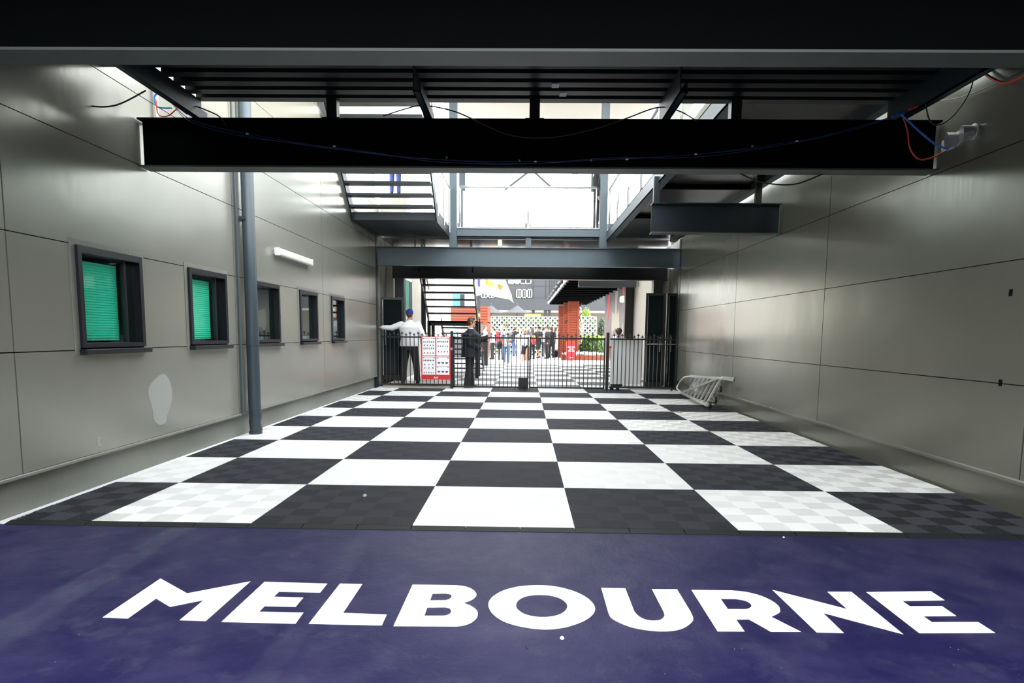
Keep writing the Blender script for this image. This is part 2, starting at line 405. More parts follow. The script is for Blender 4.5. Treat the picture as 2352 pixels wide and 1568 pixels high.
# ================================================================= PAINTED WORD
def Z3(s, ox, oy, pts): return [(ox + a / s, oy + b / s) for a, b in pts]
def smooth_run(pts, idx):   # pts listed with flags: smooth where flagged
    return pts
letters = []
A3 = (3.36, 220, 1310); A4 = (3.1784, 880, 1320); A5 = (3.0947, 1560, 1330)
letters.append(('M', A3, [[(500, 62), (705, 177), (1195, 84), (850, 390), (647, 384), (833, 229), (573, 281), (466, 217), (248, 371), (53, 363)]], 0))
letters.append(('E', A3, [[(1302, 88), (1788, 102), (1732, 171), (1414, 164), (1376, 203), (1603, 210), (1543, 281), (1303, 276), (1262, 319), (1603, 326), (1542, 411), (970, 397)]], 0))
letters.append(('L', A3, [[(1884, 102), (2058, 105), (1909, 328), (2246, 341), (2208, 424), (1643, 412)]], 0))
letters.append(('B', A4, [[(215, 72), (530, 76), ('s', 600, 85), ('s', 655, 108), ('s', 681, 140), ('s', 672, 165), ('s', 640, 187), (587, 206), ('s', 640, 226), ('s', 680, 255), ('s', 691, 285), ('s', 680, 320), ('s', 640, 352), ('s', 590, 370), (540, 377), (75, 375)],
    [(362, 138), (455, 137), ('s', 490, 143), ('s', 499, 158), ('s', 485, 176), (455, 186), (343, 187)],
    [(322, 239), (450, 237), ('s', 482, 245), ('s', 496, 262), ('s', 488, 283), ('s', 460, 296), (435, 299), (302, 299)]], 0))
letters.append(('O', A4, [[(1128, 76), (1250, 84), (1370, 112), (1460, 150), (1520, 195), (1547, 240), (1535, 285), (1480, 330), (1390, 367), (1290, 391), (1180, 399), (1060, 388), (940, 362), (860, 330), (800, 285), (770, 235), (775, 190), (815, 148), (890, 110), (1000, 84)],
    [(1140, 147), (1220, 152), (1290, 172), (1335, 205), (1343, 240), (1315, 275), (1260, 298), (1180, 309), (1100, 304), (1030, 285), (985, 255), (971, 225), (985, 190), (1030, 162), (1080, 151)]], 1))
letters.append(('U', A4, [[(1592, 96), (1768, 99), (1835, 270), ('s', 1870, 305), ('s', 1920, 328), ('s', 1975, 335), ('s', 2025, 328), ('s', 2053, 300), (2045, 265), (1962, 105), (2146, 106), (2245, 270), ('s', 2262, 310), ('s', 2258, 340), ('s', 2210, 380), ('s', 2140, 405), ('s', 2040, 413), ('s', 1930, 405), ('s', 1820, 385), ('s', 1730, 352), ('s', 1665, 315), (1645, 280)]], 0))
letters.append(('R', A5, [[(87, 77), (370, 80), ('s', 480, 92), ('s', 580, 118), ('s', 660, 155), ('s', 705, 190), ('s', 716, 215), ('s', 712, 238), (655, 268), (865, 374), (652, 374), (495, 286), (405, 287), (465, 372), (273, 371)],
    [(294, 140), (400, 141), ('s', 465, 152), ('s', 503, 172), ('s', 513, 192), ('s', 495, 208), (470, 214), (346, 213)]], 0))
letters.append(('N', A5, [[(662, 76), (1193, 213), (1053, 90), (1224, 90), (1593, 392), (1022, 240), (1170, 383), (976, 378)]], 0))
letters.append(('E', A5, [[(1330, 92), (1790, 86), (1887, 150), (1586, 155), (1640, 193), (1868, 192), (1970, 262), (1735, 264), (1797, 306), (2125, 305), (2246, 382), (1706, 384)]], 0))
word = empty('painted_lettering', (0.8, -1.0, 0), 'large white painted word MELBOURNE on the blue floor', 'floor lettering')
def flatshape(name, loops, z, m_, parent, off=(0, 0)):
    tess = tessellate_polygon([[Vector((p[0], p[1], 0)) for p in lp] for lp in loops])
    flat = [p for lp in loops for p in lp]; mb = MB()
    n = len(flat); vs = [(p[0] - off[0], p[1] - off[1], z) for p in flat] + [(p[0] - off[0], p[1] - off[1], z - .0015) for p in flat]
    fs = [tuple(t) for t in tess]; b = 0
    for lp in loops:
        L = len(lp)
        for i in range(L): fs.append((b + i, b + (i + 1) % L, n + b + (i + 1) % L, n + b + i))
        b += L
    mb.add(vs, fs); return mb.build(name, m_, parent)
for ch, (s, ox, oy), loops, allsm in letters:
    W = []
    for lp in loops:
        P = []
        for q in lp:
            f = allsm or len(q) == 3; q = q[-2:]
            g = PZ(ox + q[0] / s, oy + q[1] / s); P.append((g, f))
        out = []; L = len(P)
        for i in range(L):
            p1, f1 = P[i]; p2, f2 = P[(i + 1) % L]; out.append((p1.x, p1.y))
            if f1 or f2:
                p0 = P[i - 1][0] if f1 else p1 * 2 - p2; p3 = P[(i + 2) % L][0] if f2 else p2 * 2 - p1
                for k in (1, 2, 3):
                    t = k / 4
                    v = .5 * ((2 * p1) + (p2 - p0) * t + (2 * p0 - 5 * p1 + 4 * p2 - p3) * t * t + (3 * p1 - p0 - 3 * p2 + p3) * t ** 3)
                    out.append((v.x, v.y))
        W.append(out)
    flatshape('letter', W, .0018, M['whitepaint'], word, (.8, -1.0))

def bit(px, py, rad, m_, label, nm, cat):
    p = PZ(px, py); z0 = .017 if p.y > 0 else .001; rr = random.Random(px)
    mb = MB(); n = 7; ring = [(rad * rr.uniform(.6, 1.2) * math.cos(2 * PI * k / n), rad * rr.uniform(.6, 1.2) * math.sin(2 * PI * k / n)) for k in range(n)]
    mb.add([(x, y, 0) for x, y in ring] + [(x * .6, y * .6, rad * .7) for x, y in ring], [tuple(range(n - 1, -1, -1)), tuple(range(n, 2 * n))] + [(k, (k + 1) % n, n + (k + 1) % n, n + k) for k in range(n)])
    single(nm, mb, m_, label, cat, loc=(p.x, p.y, z0))
bit(1291, 1466, .012, M['whitepaint'], 'small white pebble on the blue floor just below the letter O', 'pebble', 'pebble')
bit(1211, 1487, .010, M['ink'], 'small dark crumb on the blue floor left of the white pebble', 'crumb', 'litter')
bit(838, 1143, .022, M['concrete'], 'crumpled dry leaf on a black panel of the mat near the front', 'dry_leaf', 'leaf')
bit(1560, 950, .04, M['stone'], 'dry brown leaf on a white panel near the folded ladder frame', 'dry_leaf', 'leaf')
bit(1800, 1234, .010, M['whitepaint'], 'tiny white chip just in front of the mat edge at right', 'paint_chip', 'litter')

# ================================================================= SIDE WALLS
ZR = [.325, 1.255, 2.155, 3.06, 3.74, 4.65, 5.55, 6.45, 7.4, 8.3, 9.2, 10.1, 11, 12, 13]  # upper rows added beyond view; the taller left wall shades the right
WINS = [(.86, 1.765), (2.645, 3.545), (4.37, 5.285), (6.187, 7.087), (7.935, 8.82)]
def cladding(name, x, sgn, ysplit, zr, y0, y1, wins=(), top=None):
    mb = MB(); g = .004
    xa, xb = x, x + sgn * .05
    for zi in range(len(zr) - 1):
        z0, z1 = zr[zi] + g, zr[zi + 1] - g
        cuts = [y0] + [s for s in ysplit if y0 < s < y1] + [y1]
        for a, b in zip(cuts[:-1], cuts[1:]):
            spans = [(a, b)]
            if wins and abs(zr[zi] - 1.255) < .01:
                for wa, wb in wins:
                    ns = []
                    for p, q in spans:
                        if wb <= p or wa >= q: ns.append((p, q)); continue
                        if wa > p: ns.append((p, wa))
                        if wb < q: ns.append((wb, q))
                    spans = ns
            for p, q in spans:
                pp = p + (.007 if p in ysplit else .0); qq = q - (.007 if q in ysplit else 0)
                mb.box((xa, pp, z0), (xb, qq, z1))
    return mb
# left
mb = cladding('wall_left', XL, -1, [-3.5, .16, 3.82, 7.483, 11.1], ZR, -8, 11.78, WINS)
wl = struct('wall_left', mb, M['wall'])
b = MB()
zt = ZR[-1]
prev = -8
for a_, b_ in WINS: b.box((XL - .05, prev, 1.1), (XL - .12, a_ - .001, 2.3)); prev = b_ + .001
b.box((XL - .05, prev, 1.1), (XL - .12, 11.78, 2.3)); b.box((XL - .05, -8, .3), (XL - .12, 11.78, 1.262)); b.box((XL - .05, -8, 2.148), (XL - .12, 11.78, zt))
b.build('backing', M['dark'], wl)
struct('baseboard_left', MB().box((XL - .07, -8, 0), (XL - .3, 11.78, .33)).prism([(XL - .0, -8, .325), (XL + .012, -8, .318), (XL + .012, -8, .30), (XL - .075, -8, .30), (XL - .075, -8, .325)], (0, 19.78, 0)), M['plinth'])
# window surrounds
for k, (ya, yb) in enumerate(WINS):
    r = empty('window_%d' % (k + 1), (XL, (ya + yb) / 2, 1.26), kind='structure'); cy = (ya + yb) / 2
    def wbx(mb, a, c): return mb.box((a[0], a[1] - cy, a[2] - 1.26), (c[0], c[1] - cy, c[2] - 1.26))
    h = MB()   # pale cover strips
    for (p, q) in (((0, ya - .06, 1.215), (.006, ya, 2.20)), ((0, yb, 1.215), (.006, yb + .06, 2.20)), ((0, ya, 2.15), (.006, yb, 2.20))): wbx(h, p, q)
    h.build('cover_strip', M['plinth'], r)
    h = MB()
    for (p, q) in (((-.06, ya, 1.275), (.032, ya + .05, 2.15)), ((-.06, yb - .05, 1.275), (.032, yb, 2.15)), ((-.06, ya + .05, 2.09), (.031, yb - .05, 2.15)), ((-.06, ya + .05, 1.275), (.031, yb - .05, 1.315))): wbx(h, p, q)
    if k < 2: wbx(h, (-.07, yb - .20, 1.31), (-.03, yb - .17, 2.1))
    h.build('window_frame', M['winframe'], r)
    h = MB(); wbx(h, (-.02, ya - .015, 1.215), (.075, yb + .03, 1.262)); h.build('window_sill', M['winframe'], r, bevel=.004)
    h = MB(); wbx(h, (-.052, ya + .05, 1.31), (-.046, yb - .05, 2.09)); h.build('pane', M['glass'], r)
    h = MB()   # shallow room behind
    for (p, q) in (((-.62, ya, 1.26), (-.6, yb, 2.15)), ((-.62, ya - .0, 1.256), (-.062, ya + .01, 2.154)), ((-.62, yb - .01, 1.256), (-.062, yb, 2.154)), ((-.62, ya, 1.256), (-.062, yb, 1.272)), ((-.62, ya, 2.14), (-.062, yb, 2.154))): wbx(h, p, q)
    h.build('dark_recess', M['dark'], r)
    if k < 2:
        h = MB(); ye = yb - .22
        nsl = 30
        for i in range(nsl):
            z = 1.335 + i * (.70 / nsl); wbx(h, (-.10, ya + .05, z), (-.096, ye, z + .020))
            h.add([(-.096, ya + .05 - cy, z + .020 - 1.26), (-.096, ye - cy, z + .020 - 1.26), (-.085, ye - cy, z + .0245 - 1.26), (-.085, ya + .05 - cy, z + .0245 - 1.26)], [(0, 1, 2, 3)])
        o = h.build('blind', M['blind'], r); o['label'] = 'teal slatted blind'
    elif k == 2:
        h = MB(); wbx(h, (-.35, ya + .05, 1.7), (-.34, yb - .25, 2.1)); h.build('wall_poster', mat('pale_interior', (.32, .34, .28), rough=.8), r)
        h = MB(); h.loft([(.0, -.2, -.28, .08, .13), (.25, -.2, -.28, .09, .14), (.42, -.2, -.28, .07, .09), (.5, -.2, -.28, .04, .05)]); h.build('hi_vis_vest', M['hivis'], r)
    elif k == 3:
        h = MB(); wbx(h, (-.4, ya + .1, 2.02), (-.38, yb - .3, 2.05)); h.build('interior_lamp', M['lamp'], r)
    else:
        h = MB(); h.loft([(.02, -.2, -.15, .08, .2), (.3, -.2, -.15, .09, .19), (.5, -.2, -.15, .05, .08)]); h.build('pale_shirt', mat('pale_blue_cloth', (.35, .42, .5)), r)

# right
mb = cladding('wall_right', XR, 1, [-3, .5, 3.985, 7.505, 11], [.30, 1.06, 2.07, 3.02, 3.98, 5, 6, 6.6], -8, 11.78)
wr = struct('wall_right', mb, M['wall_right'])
MB().box((XR + .05, -8, .3), (XR + .12, 11.78, 6.6)).build('backing', M['dark'], wr)
struct('baseboard_right', MB().box((XR + .05, -8, 0), (XR + .3, 11.78, .33)).prism([(XR, -8, .305), (XR - .014, -8, .295), (XR - .014, -8, .27), (XR + .06, -8, .27), (XR + .06, -8, .305)], (0, 19.78, 0)), M['wall_right'])
for (py, pz) in ((.767, 1.81), (.79, 1.066)):
    single('wall_slot', MB().box((XR - .004, py - .018, pz - .028), (XR + .001, py + .018, pz + .028)), M['gap'],
           'small black slot in the right metal wall, %s one' % ('upper' if pz > 1.5 else 'lower'), 'wall slot')
r = empty('building', (10, 2, 0), 'unseen upper storey added behind the right wall to block sun', 'building')  # added out of view; keeps sun off the floor and lower left wall
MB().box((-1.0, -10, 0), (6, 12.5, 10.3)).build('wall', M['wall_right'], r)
# touch-up paint patches on the left wall
def wallblob(name, pts, label):
    P = [PX(a, b, XL) for a, b in pts]; q = cm_path(P, 5, True)
    mb = MB(); mb.prism([(XL + .0005, p.y, p.z) for p in q], (.0012, 0, 0)); return single(name, mb, M['patch'], label, 'paint patch')
wallblob('paint_patch', [(375, 858), (388, 872), (395, 898), (393, 925), (385, 950), (380, 970), (366, 975), (354, 965), (350, 940), (341, 905), (343, 888), (355, 872)], 'tall pale grey touch-up paint patch low on the left wall below the windows')
wallblob('paint_patch', [(223, 1004), (235, 1003), (231, 1013), (233, 1022), (224, 1022)], 'tiny pale paint patch near the bottom lip of the left wall')

# ================================================================= OVERHEAD STEEL
def ibeam(mb, x0, x1, yc, z0, z1, fw=.2, ft=.016, tw=.012, along='x'):
    if along == 'x':
        mb.box((x0, yc - fw / 2, z0), (x1, yc + fw / 2, z0 + ft)); mb.box((x0, yc - fw / 2, z1 - ft), (x1, yc + fw / 2, z1)); mb.box((x0, yc - tw / 2, z0 + ft), (x1, yc + tw / 2, z1 - ft))
    return mb
def beam_thing(name, x0, x1, yc, z0, z1, label, web, flange, fw=.2, rot=0):
    r = empty(name, ((x0 + x1) / 2, yc, z0), label, 'steel beam', rz=rot)
    l = (x1 - x0) / 2; h = z1 - z0
    MB().box((-l, -.006, .016), (l, .006, h - .016)).build('web', web, r)
    MB().box((-l, -fw / 2, 0), (l, fw / 2, .016)).build('bottom_flange', flange, r)
    MB().box((-l, -fw / 2, h - .016), (l, fw / 2, h)).build('top_flange', web, r)
    return r
beam_thing('steel_beam', XL - .0, XR + .0, -.62, 3.04, 3.70, 'nearest dark steel beam across the very top of the passage', M['beam'], M['flange'])
mbm = beam_thing('steel_beam', -3.0, 4.78, 1.895, 3.035, 3.50, 'second dark steel beam across the passage with cables draped over its face', M['beam'], M['flange'], rot=-.004)
beam_thing('steel_beam', 2.79, 4.79, 5.63, 3.03, 3.49, 'short dark steel beam fixed to the right wall under the walkway', M['steel'], M['flange'])
b2 = beam_thing('steel_beam', -3.0, 4.79, 11.9, 3.17, 3.64, 'blue grey portal beam across the passage above the gate', M['steelblue'], M['steelblue'])
beam_thing('steel_beam', -3.0, 4.9, 13.75, 3.0, 3.75, 'black header beam behind the portal above the gate opening', M['black'], M['black'], fw=.3)
# decking of the overhead bridge, with ribbed sheet
mb = MB(); yy = -8.0
mb.box((XL, -1.7, 3.80), (XR, 1.4, 3.86)); mb.box((-2.45, 1.4, 3.80), (4.47, 2.1, 3.86))
k = 0; y = .7
while y < 2.05:
    mb.box((-2.45, y, 3.72), (4.47, y + .11, 3.80)); y += .20
y = -1.7
while y < .65: mb.box((XL, y, 3.74), (XR, y + .11, 3.80)); y += .20
struct('ceiling', mb, M['deck'])
for i, x in enumerate((-2.42, -.14, 2.16, 4.40)):
    y0 = .45 if i in (0, 3) else 1.15
    single('deck_joist', MB().box((x - .035, y0, 3.505), (x + .035, 1.99, 3.52)).box((x - .035, y0, 3.505), (x - .025, 1.99, 3.72)).box((x + .02, y0, 3.505), (x + .03, 1.99, 3.60)), M['steel'],
           ['leftmost joist under the overhead deck beside the left wall', 'left inner joist slanting under the overhead deck', 'right inner joist slanting under the overhead deck', 'rightmost joist under the overhead deck beside the right wall'][i], 'joist')
for px, nm in ((765, 'stub post on top of the second beam, left one'), (1228, 'stub post on top of the second beam, middle one'), (1688, 'stub post on top of the second beam, right one')):
    p = PY(px, 255, 1.9)
    single('stub_post', MB().box((p.x - .05, 1.85, 3.50), (p.x + .05, 1.95, 3.72)).box((p.x - .09, 1.82, 3.50), (p.x + .09, 1.97, 3.515)), M['black'], nm, 'post')
for (a, b_, c_, d_, lab) in ((1268, 192, 1282, 210, 'upper scrap of white tape on the ribbed deck'), (1286, 212, 1299, 227, 'lower scrap of white tape on the ribbed deck')):
    q0 = PZ(a, b_, 3.718); q1 = PZ(c_, d_, 3.718)
    single('tape_scrap', MB().box((q0.x, q0.y, 3.716), (q1.x, q0.y + .10, 3.7195)), M['tape'], lab, 'tape')

# pipes and cladding trims on the left wall
def spout():
    r = empty('downpipe', (-2.915, 4.07, .018), 'tall blue grey steel downpipe standing in front of the left wall, dented at its foot', 'pipe')
    mb = MB(); pts = [(0, 0, .0), (.012, 0, .06), (-.004, .0, .16), (.012, 0, .26), (0, 0, .36), (0, 0, 1.1), (0, 0, 6.4)]
    mb.tube(pts, [.082, .084, .079, .083, .082, .082, .082], 28); mb.build('pipe', M['pipe'], r, smooth=True)
    MB().tube([(0, 0, 1.22), (0, 0, 1.30)], .087, 28).build('coupling', M['pipe'], r, smooth=False)
    MB().tube([(0, 0, .0), (0, 0, .03)], .088, 28).build('foot_ring', M['pipe'], r)
    for z in (2.9, 5.2): MB().box((-.09, -.09, z), (.0, -.08, z + .04)).box((-.09, .08, z), (0, .09, z + .04)).build('bracket', M['pipe'], r)
spout()
single('wall_conduit', MB().tube([(XL + .025, 3.88, .30), (XL + .025, 3.88, 6.3)], .014, 12), M['steelblue'], 'thin grey conduit running up the left wall just beside the downpipe', 'conduit')
q = PY(167 / 1, 230, 1.9)
p0 = PX(352, 215, XL); single('wall_conduit', MB().tube([(XL + .03, p0.y, 3.49), (XL + .03, p0.y, 6.2)], .018, 12), M['cablew'], 'pale conduit on the left wall above the end of the second beam', 'conduit')
# batten light on the left wall
r = empty('wall_light', (XL, 5.9, 2.65), 'long white batten light on the left wall above the windows', 'wall light')
MB().box((0, -.74, -.045), (.05, .74, .055)).build('base', M['white'], r, bevel=.008)
MB().box((.05, -.75, -.055), (.105, .75, .055)).build('diffuser', M['diffuser'], r, bevel=.022)
MB().box((.03, -.765, -.058), (.10, -.745, .058)).box((.03, .745, -.058), (.10, .765, .058)).build('end_cap', M['white'], r)
# twin floodlights on the right wall
r = empty('flood_light', (XR, 1.5, 3.25), 'twin round emergency spotlights on the right wall near the cables', 'spotlight')
MB().box((-.06, .10, -.06), (0, .22, .04)).build('junction_box', M['diffuser'], r, bevel=.01)
for yy in (0.02, -.18):
    MB().tube([(0, yy, 0.0), (-.04, yy, 0.0), (-.05, yy, 0)], [.06, .07, .04], 16).tube([(-.04, yy, 0), (-.12, yy + .03, -.01)], [.055, .075], 20).build('lamp_head', M['alug'], r, smooth=False)

# cables
def cable(name, pts, rad, m_, label, n=10): return single(name, MB().tube(cm_path(pts, n), rad, 8), m_, label, 'cable', smooth=True)
fy = 1.775
def onb(px, py, dy=0.0): return PY(px, py, fy - dy)
base = [(395, 235), (440, 275), (560, 305), (700, 330), (850, 352), (1000, 366), (1200, 371), (1400, 366), (1600, 354), (1800, 328), (1950, 300), (2070, 262)]
r = empty('cable_bundle', (.8, fy, 3.1), 'thin blue data cables swagged along the face of the second beam', 'cable')
for j in range(3):
    mb = MB(); pp = []
    for (a, b_) in base: v = onb(a, b_ + j * 3.0 * math.sin(a * .011 + j) + j * 1.2, .01 + .004 * j); pp.append((v.x - .8, v.y - fy, v.z - 3.1))
    mb.tube(cm_path(pp, 10), .0032, 6); mb.build('cable', M['cabled'], r, smooth=True)
for i, (a, b_) in enumerate(((1026, 362), (1193, 369), (1358, 368), (1728, 336))):
    v = onb(a, b_, .02); MB().box((v.x - .8 - .008, v.y - fy - .008, v.z - 3.1 - .008), (v.x - .8 + .008, v.y - fy + .008, v.z - 3.1 + .008)).build('green_tag', M['green'], r)
for i, (a, b_) in enumerate(((568, 307), (768, 336), (1230, 371), (1440, 366), (1598, 354), (1830, 324))):
    v = onb(a, b_, .02); MB().box((v.x - .8 - .012, v.y - fy - .008, v.z - 3.1 - .005), (v.x - .8 + .012, v.y - fy + .008, v.z - 3.1 + .005)).build('white_tag', M['white'], r)
def pathY(pts, Y): return [PY(a, b_, Y) for a, b_ in pts]
cable('cable', pathY([(880, 266), (950, 245), (985, 243), (1050, 258), (1120, 290), (1180, 312), (1260, 316), (1350, 300), (1430, 275), (1510, 247), (1560, 255), (1600, 278)], 1.77), .006, M['cablek'], 'thin black cable looping between the two inner joists')
cable('cable', pathY([(1690, 392), (1720, 408), (1770, 422), (1830, 422), (1895, 397)], 1.95), .007, M['cablek'], 'black cable sagging below the right half of the second beam')
cable('cable', pathY([(30, 160), (90, 205), (180, 238), (260, 243), (335, 208)], 1.2), .007, M['cablek'], 'black cable sagging in front of the upper left wall')
cable('cable', pathY([(440, 240), (500, 265), (520, 290)], 1.78), .006, M['cablek'], 'short black cable over the left end of the second beam')
cable('cable', pathY([(2070, 262), (2110, 300), (2150, 332), (2178, 342)], 1.5), .009, M['cableb'], 'bright blue cable running to the spotlight box on the right wall')
cable('cable', pathY([(2072, 262), (2084, 300), (2090, 340), (2110, 365), (2140, 362), (2175, 345)], 1.52), .007, M['cabler'], 'thin orange cable drooping to the spotlight box on the right wall')
cable('cable', pathY([(2088, 250), (2130, 235), (2172, 200)], 1.5) , .012, M['cabler'], 'thick red cable along the edge of the overhead deck at right')
cable('cable', [PX(a, b_, XR - .05) for a, b_ in ((2250, 160), (2275, 178), (2305, 191), (2335, 182), (2370, 160))], .012, M['cabler'], 'thick red cable looping high in the top right corner')
cable('cable', pathY([(2240, 165), (2225, 215), (2190, 265), (2155, 287), (2135, 275), (2125, 235)], 1.3), .006, M['cablek'], 'black cable looped in front of the upper right wall')
cable('cable', [PX(a, b_, XR - .03) for a, b_ in ((2140, 233), (2200, 225), (2270, 200), (2345, 165))], .004, M['flange'], 'thin pale cable stretched across the upper right wall')
cable('cable', pathY([(2065, 258), (2050, 268), (2090, 255)], 1.7), .01, M['cableb'], 'blue cable tucked at the right end of the second beam')
cable('cable', pathY([(395, 248), (362, 245), (355, 222), (372, 212), (395, 235), (430, 262)], 1.86), .008, M['cableb'], 'coiled blue cable at the left end of the second beam')
cable('cable', pathY([(358, 228), (364, 262), (385, 266), (408, 248)], 1.84), .006, M['cabler'], 'short orange cable loop at the left end of the second beam')
cable('cable', pathY([(1583, 540), (1584, 560), (1590, 574), (1598, 578)], 11.4), .02, M['cablew'], 'white conduit bend beside the right portal post')

# ================================================================= PORTAL
def post(name, x, y, z0, z1, wd, dp, m_, label): return single(name, MB().box((x - wd / 2, y - dp / 2, z0), (x + wd / 2, y + dp / 2, z1), ), m_, label, 'steel post', bevel=.004)
post('steel_post', -3.11, 11.9, 0, 3.9, .20, .2, M['steel'], 'dark blue grey portal post at the left end of the gate')
post('steel_post', 4.895, 11.9, 0, 3.9, .2, .2, M['steel'], 'dark blue grey portal post at the right end of the gate')
post('steel_post', -2.78, 13.75, 0, 3.0, .26, .3, M['black'], 'black inner post behind the man in the white shirt')
post('steel_post', 4.62, 13.75, 0, 3.0, .26, .3, M['black'], 'black inner post behind the glass doors on the right')
post('steel_post', -1.03, 11.9, 3.64, 7.5, .19, .19, M['steelblue'], 'blue grey upper post at the left corner of the balcony')
post('steel_post', 2.80, 11.9, 3.64, 7.5, .19, .19, M['steelblue'], 'blue grey upper post at the right corner of the balcony')
single('steel_beam', MB().box((-.93, 11.82, 3.90), (2.71, 11.84, 4.11)).box((-.93, 11.82, 3.9), (2.71, 12.0, 3.92)).box((-.93, 11.82, 4.09), (2.71, 12.0, 4.11)), M['steelblue'], 'blue grey channel beam along the balcony edge between the two upper posts', 'steel beam')
# balcony slab and soffit
struct('floor_balcony', MB().box((-3.1, 11.86, 4.08), (4.75, 15.0, 4.14)), M['pave'])
struct('trim_2', MB().box((-2.9, 12.02, 3.86), (4.75, 15.0, 3.88)), mat('shiny_soffit', (.10, .10, .10), rough=.18, metal=.6))
single('stub_post', MB().box((.83, 11.86, 3.64), (.97, 12.0, 3.9)), M['steelblue'], 'stub post between the portal beam and the balcony beam', 'post')
single('ceiling_lamp', MB().box((.1, 12.3, 3.76), (.2, 12.4, 3.86)), M['lamp'], 'small yellow lamp under the balcony floor', 'lamp')
# upper canopy over the balcony
struct('ceiling_canopy', MB().box((-1.4, 11.2, 7.5), (5.2, 17.6, 7.62)), M['soffit'])
# balustrade
def balustrade(name, pts, n, label, glass, z0=4.12, h=1.05, rail=True):
    p, q = Vector(pts[0]), Vector(pts[1]); r = empty(name, p, label, 'railing'); d = q - p
    for i in range(n + 1):
        o = MB().tube([d * (i / n), d * (i / n) + Vector((0, 0, h))], .022, 10).build('baluster', M['alu'], r, smooth=True)
    if rail: MB().tube([Vector((0, 0, h)), d + Vector((0, 0, h))], .028, 12).build('handrail', M['alu'], r, smooth=True)
    u = d.normalized(); side = Vector((0, 0, 1)).cross(u) * .012
    for i in range(n):
        a = d * (i / n) + u * .07; b_ = d * ((i + 1) / n) - u * .07
        MB().prism([a + Vector((0, 0, .06)), b_ + Vector((0, 0, .06)), b_ + Vector((0, 0, h - .1)), a + Vector((0, 0, h - .1))], side).build('glass_panel', glass, r)
    return r
balustrade('balustrade', [(-.86, 11.93, 4.11), (2.62, 11.93, 4.11)], 2, 'balcony railing with two frosted white panels above the gate', M['frost'])
for (a, b_, cc, dd, lb) in ((1160, 436, 1212, 396, 'left diagonal brace above the balcony railing'), (1228, 396, 1268, 432, 'right diagonal brace above the balcony railing')):
    v0 = PY(a, b_, 14.8); v1 = PY(cc, dd, 14.8); d = (v1 - v0); 
    if b_ > dd: v1 = v0 + d * 2.2
    else: v0 = v1 - d * 2.2; 
    single('diagonal_brace', MB().bar(v0, v1, .05, .05), M['steelblue'], lb, 'brace')
for px, lb in ((1062, 'grey post behind the left end of the balcony railing'), (1364, 'grey post behind the right end of the balcony railing')):
    v = PY(px, 435, 14.9); single('steel_post', MB().box((v.x - .09, 14.82, 4.14), (v.x + .09, 14.98, 7.5)), M['steelblue'], lb, 'steel post')
v = PY(1216, 435, 14.9); single('steel_post', MB().box((v.x - .02, 14.86, 4.14), (v.x + .02, 14.92, 7.5)), M['alu'], 'thin upright behind the middle of the balcony railing', 'steel post')

# right walkway (upper deck) with edge channel and glass railing
r = empty('upper_walkway', (3.0, 7.0, 3.9), 'dark underside of the upper walkway along the right wall with a bright edge channel', 'walkway')
MB().box((.02, -4.85, .0), (1.62, 4.8, .05)).build('soffit', mat('walkway_soffit', (.05, .052, .05), rough=.25, metal=.5), r)
MB().box((-.12, -4.85, -.09), (-.105, 4.8, .13)).box((-.12, -4.85, -.09), (.03, 4.8, -.075)).box((-.12, -4.85, .115), (.03, 4.8, .13)).build('edge_channel', M['steelblue'], r)
MB().box((1.5, -4.85, -.10), (1.62, 4.8, .0)).build('edge_angle', M['steel'], r)
for yy in (-3.4, -.9, 1.7): MB().box((.0, yy, -.07), (1.6, yy + .07, .0)).build('cross_joist', M['beam'], r)
balustrade('balustrade', [(2.93, 3.0, 4.03), (2.93, 11.7, 4.03)], 6, 'glass railing running along the upper walkway on the right', M['clearglass'])
post('steel_post', 2.86, 5.63, 3.49, 3.9, .09, .09, M['steel'], 'short hanger on the left end of the short right beam')
post('steel_post', 4.45, 5.63, 3.49, 3.9, .09, .09, M['black'], 'short hanger on the right end of the short right beam')

# ================================================================= FIRST STAIR (overhead, left)
r = empty('steel_staircase', (-2.1, 11.9, 3.9), 'open-tread dark steel staircase overhead at left with a wide landing', 'staircase')
O = Vector((-2.1, 11.9, 3.9))
def rel(mb_pts): return [Vector(p) - O for p in mb_pts]
MB().box((-.87, -2.35, .0), (.94, -.12, .06)).build('landing', M['steel'], r)
MB().box((-.87, -2.36, .0), (.94, -2.34, .17)).build('landing_riser', M['steel'], r)
n0 = Vector((0, -2.35, .17)); step = .2
for sx, nm in ((-.89, 'stringer'), (.95, 'stringer')):
    a = Vector((sx, -2.35, .06)); b_ = Vector((sx, -2.35 - 3.4, .06 + 3.4))
    MB().prism([(sx, 0, -.02), (sx, -2.38, -.04), (sx, -2.38 - 3.4, -.04 + 3.4), (sx, -2.38 - 3.4, .24 + 3.4), (sx, -2.30, .24), (sx, 0, .24)], (.03, 0, 0)).build(nm, M['steel'], r)
for k in range(16):
    y = -2.35 - step * (k + 1); z = .17 + step * (k + 0) * 1.0 + .06
    MB().box((-.86, y - .08, z), (.92, y + .18, z + .045)).build('tread', M['steel'], r)
MB().prism([(.98, -.1, .25), (.98, -2.3, .25), (.98, -5.7, .25 + 3.4), (.98, -5.7, 4.6), (.98, -2.3, 1.15), (.98, -.1, 1.15)], (.012, 0, 0)).build('glass_panel', M['clearglass'], r)
for (y, z) in ((-.1, .1), (-1.2, .1), (-2.3, .1), (-3.4, 1.2), (-4.5, 2.3)): MB().tube([(.985, y, z), (.985, y, z + 1.1)], .02, 8).build('baluster', M['alu'], r)
MB().tube([(.985, -.1, 1.2), (.985, -2.3, 1.2), (.985, -5.6, 4.5)], .024, 10).build('handrail', M['alu'], r)

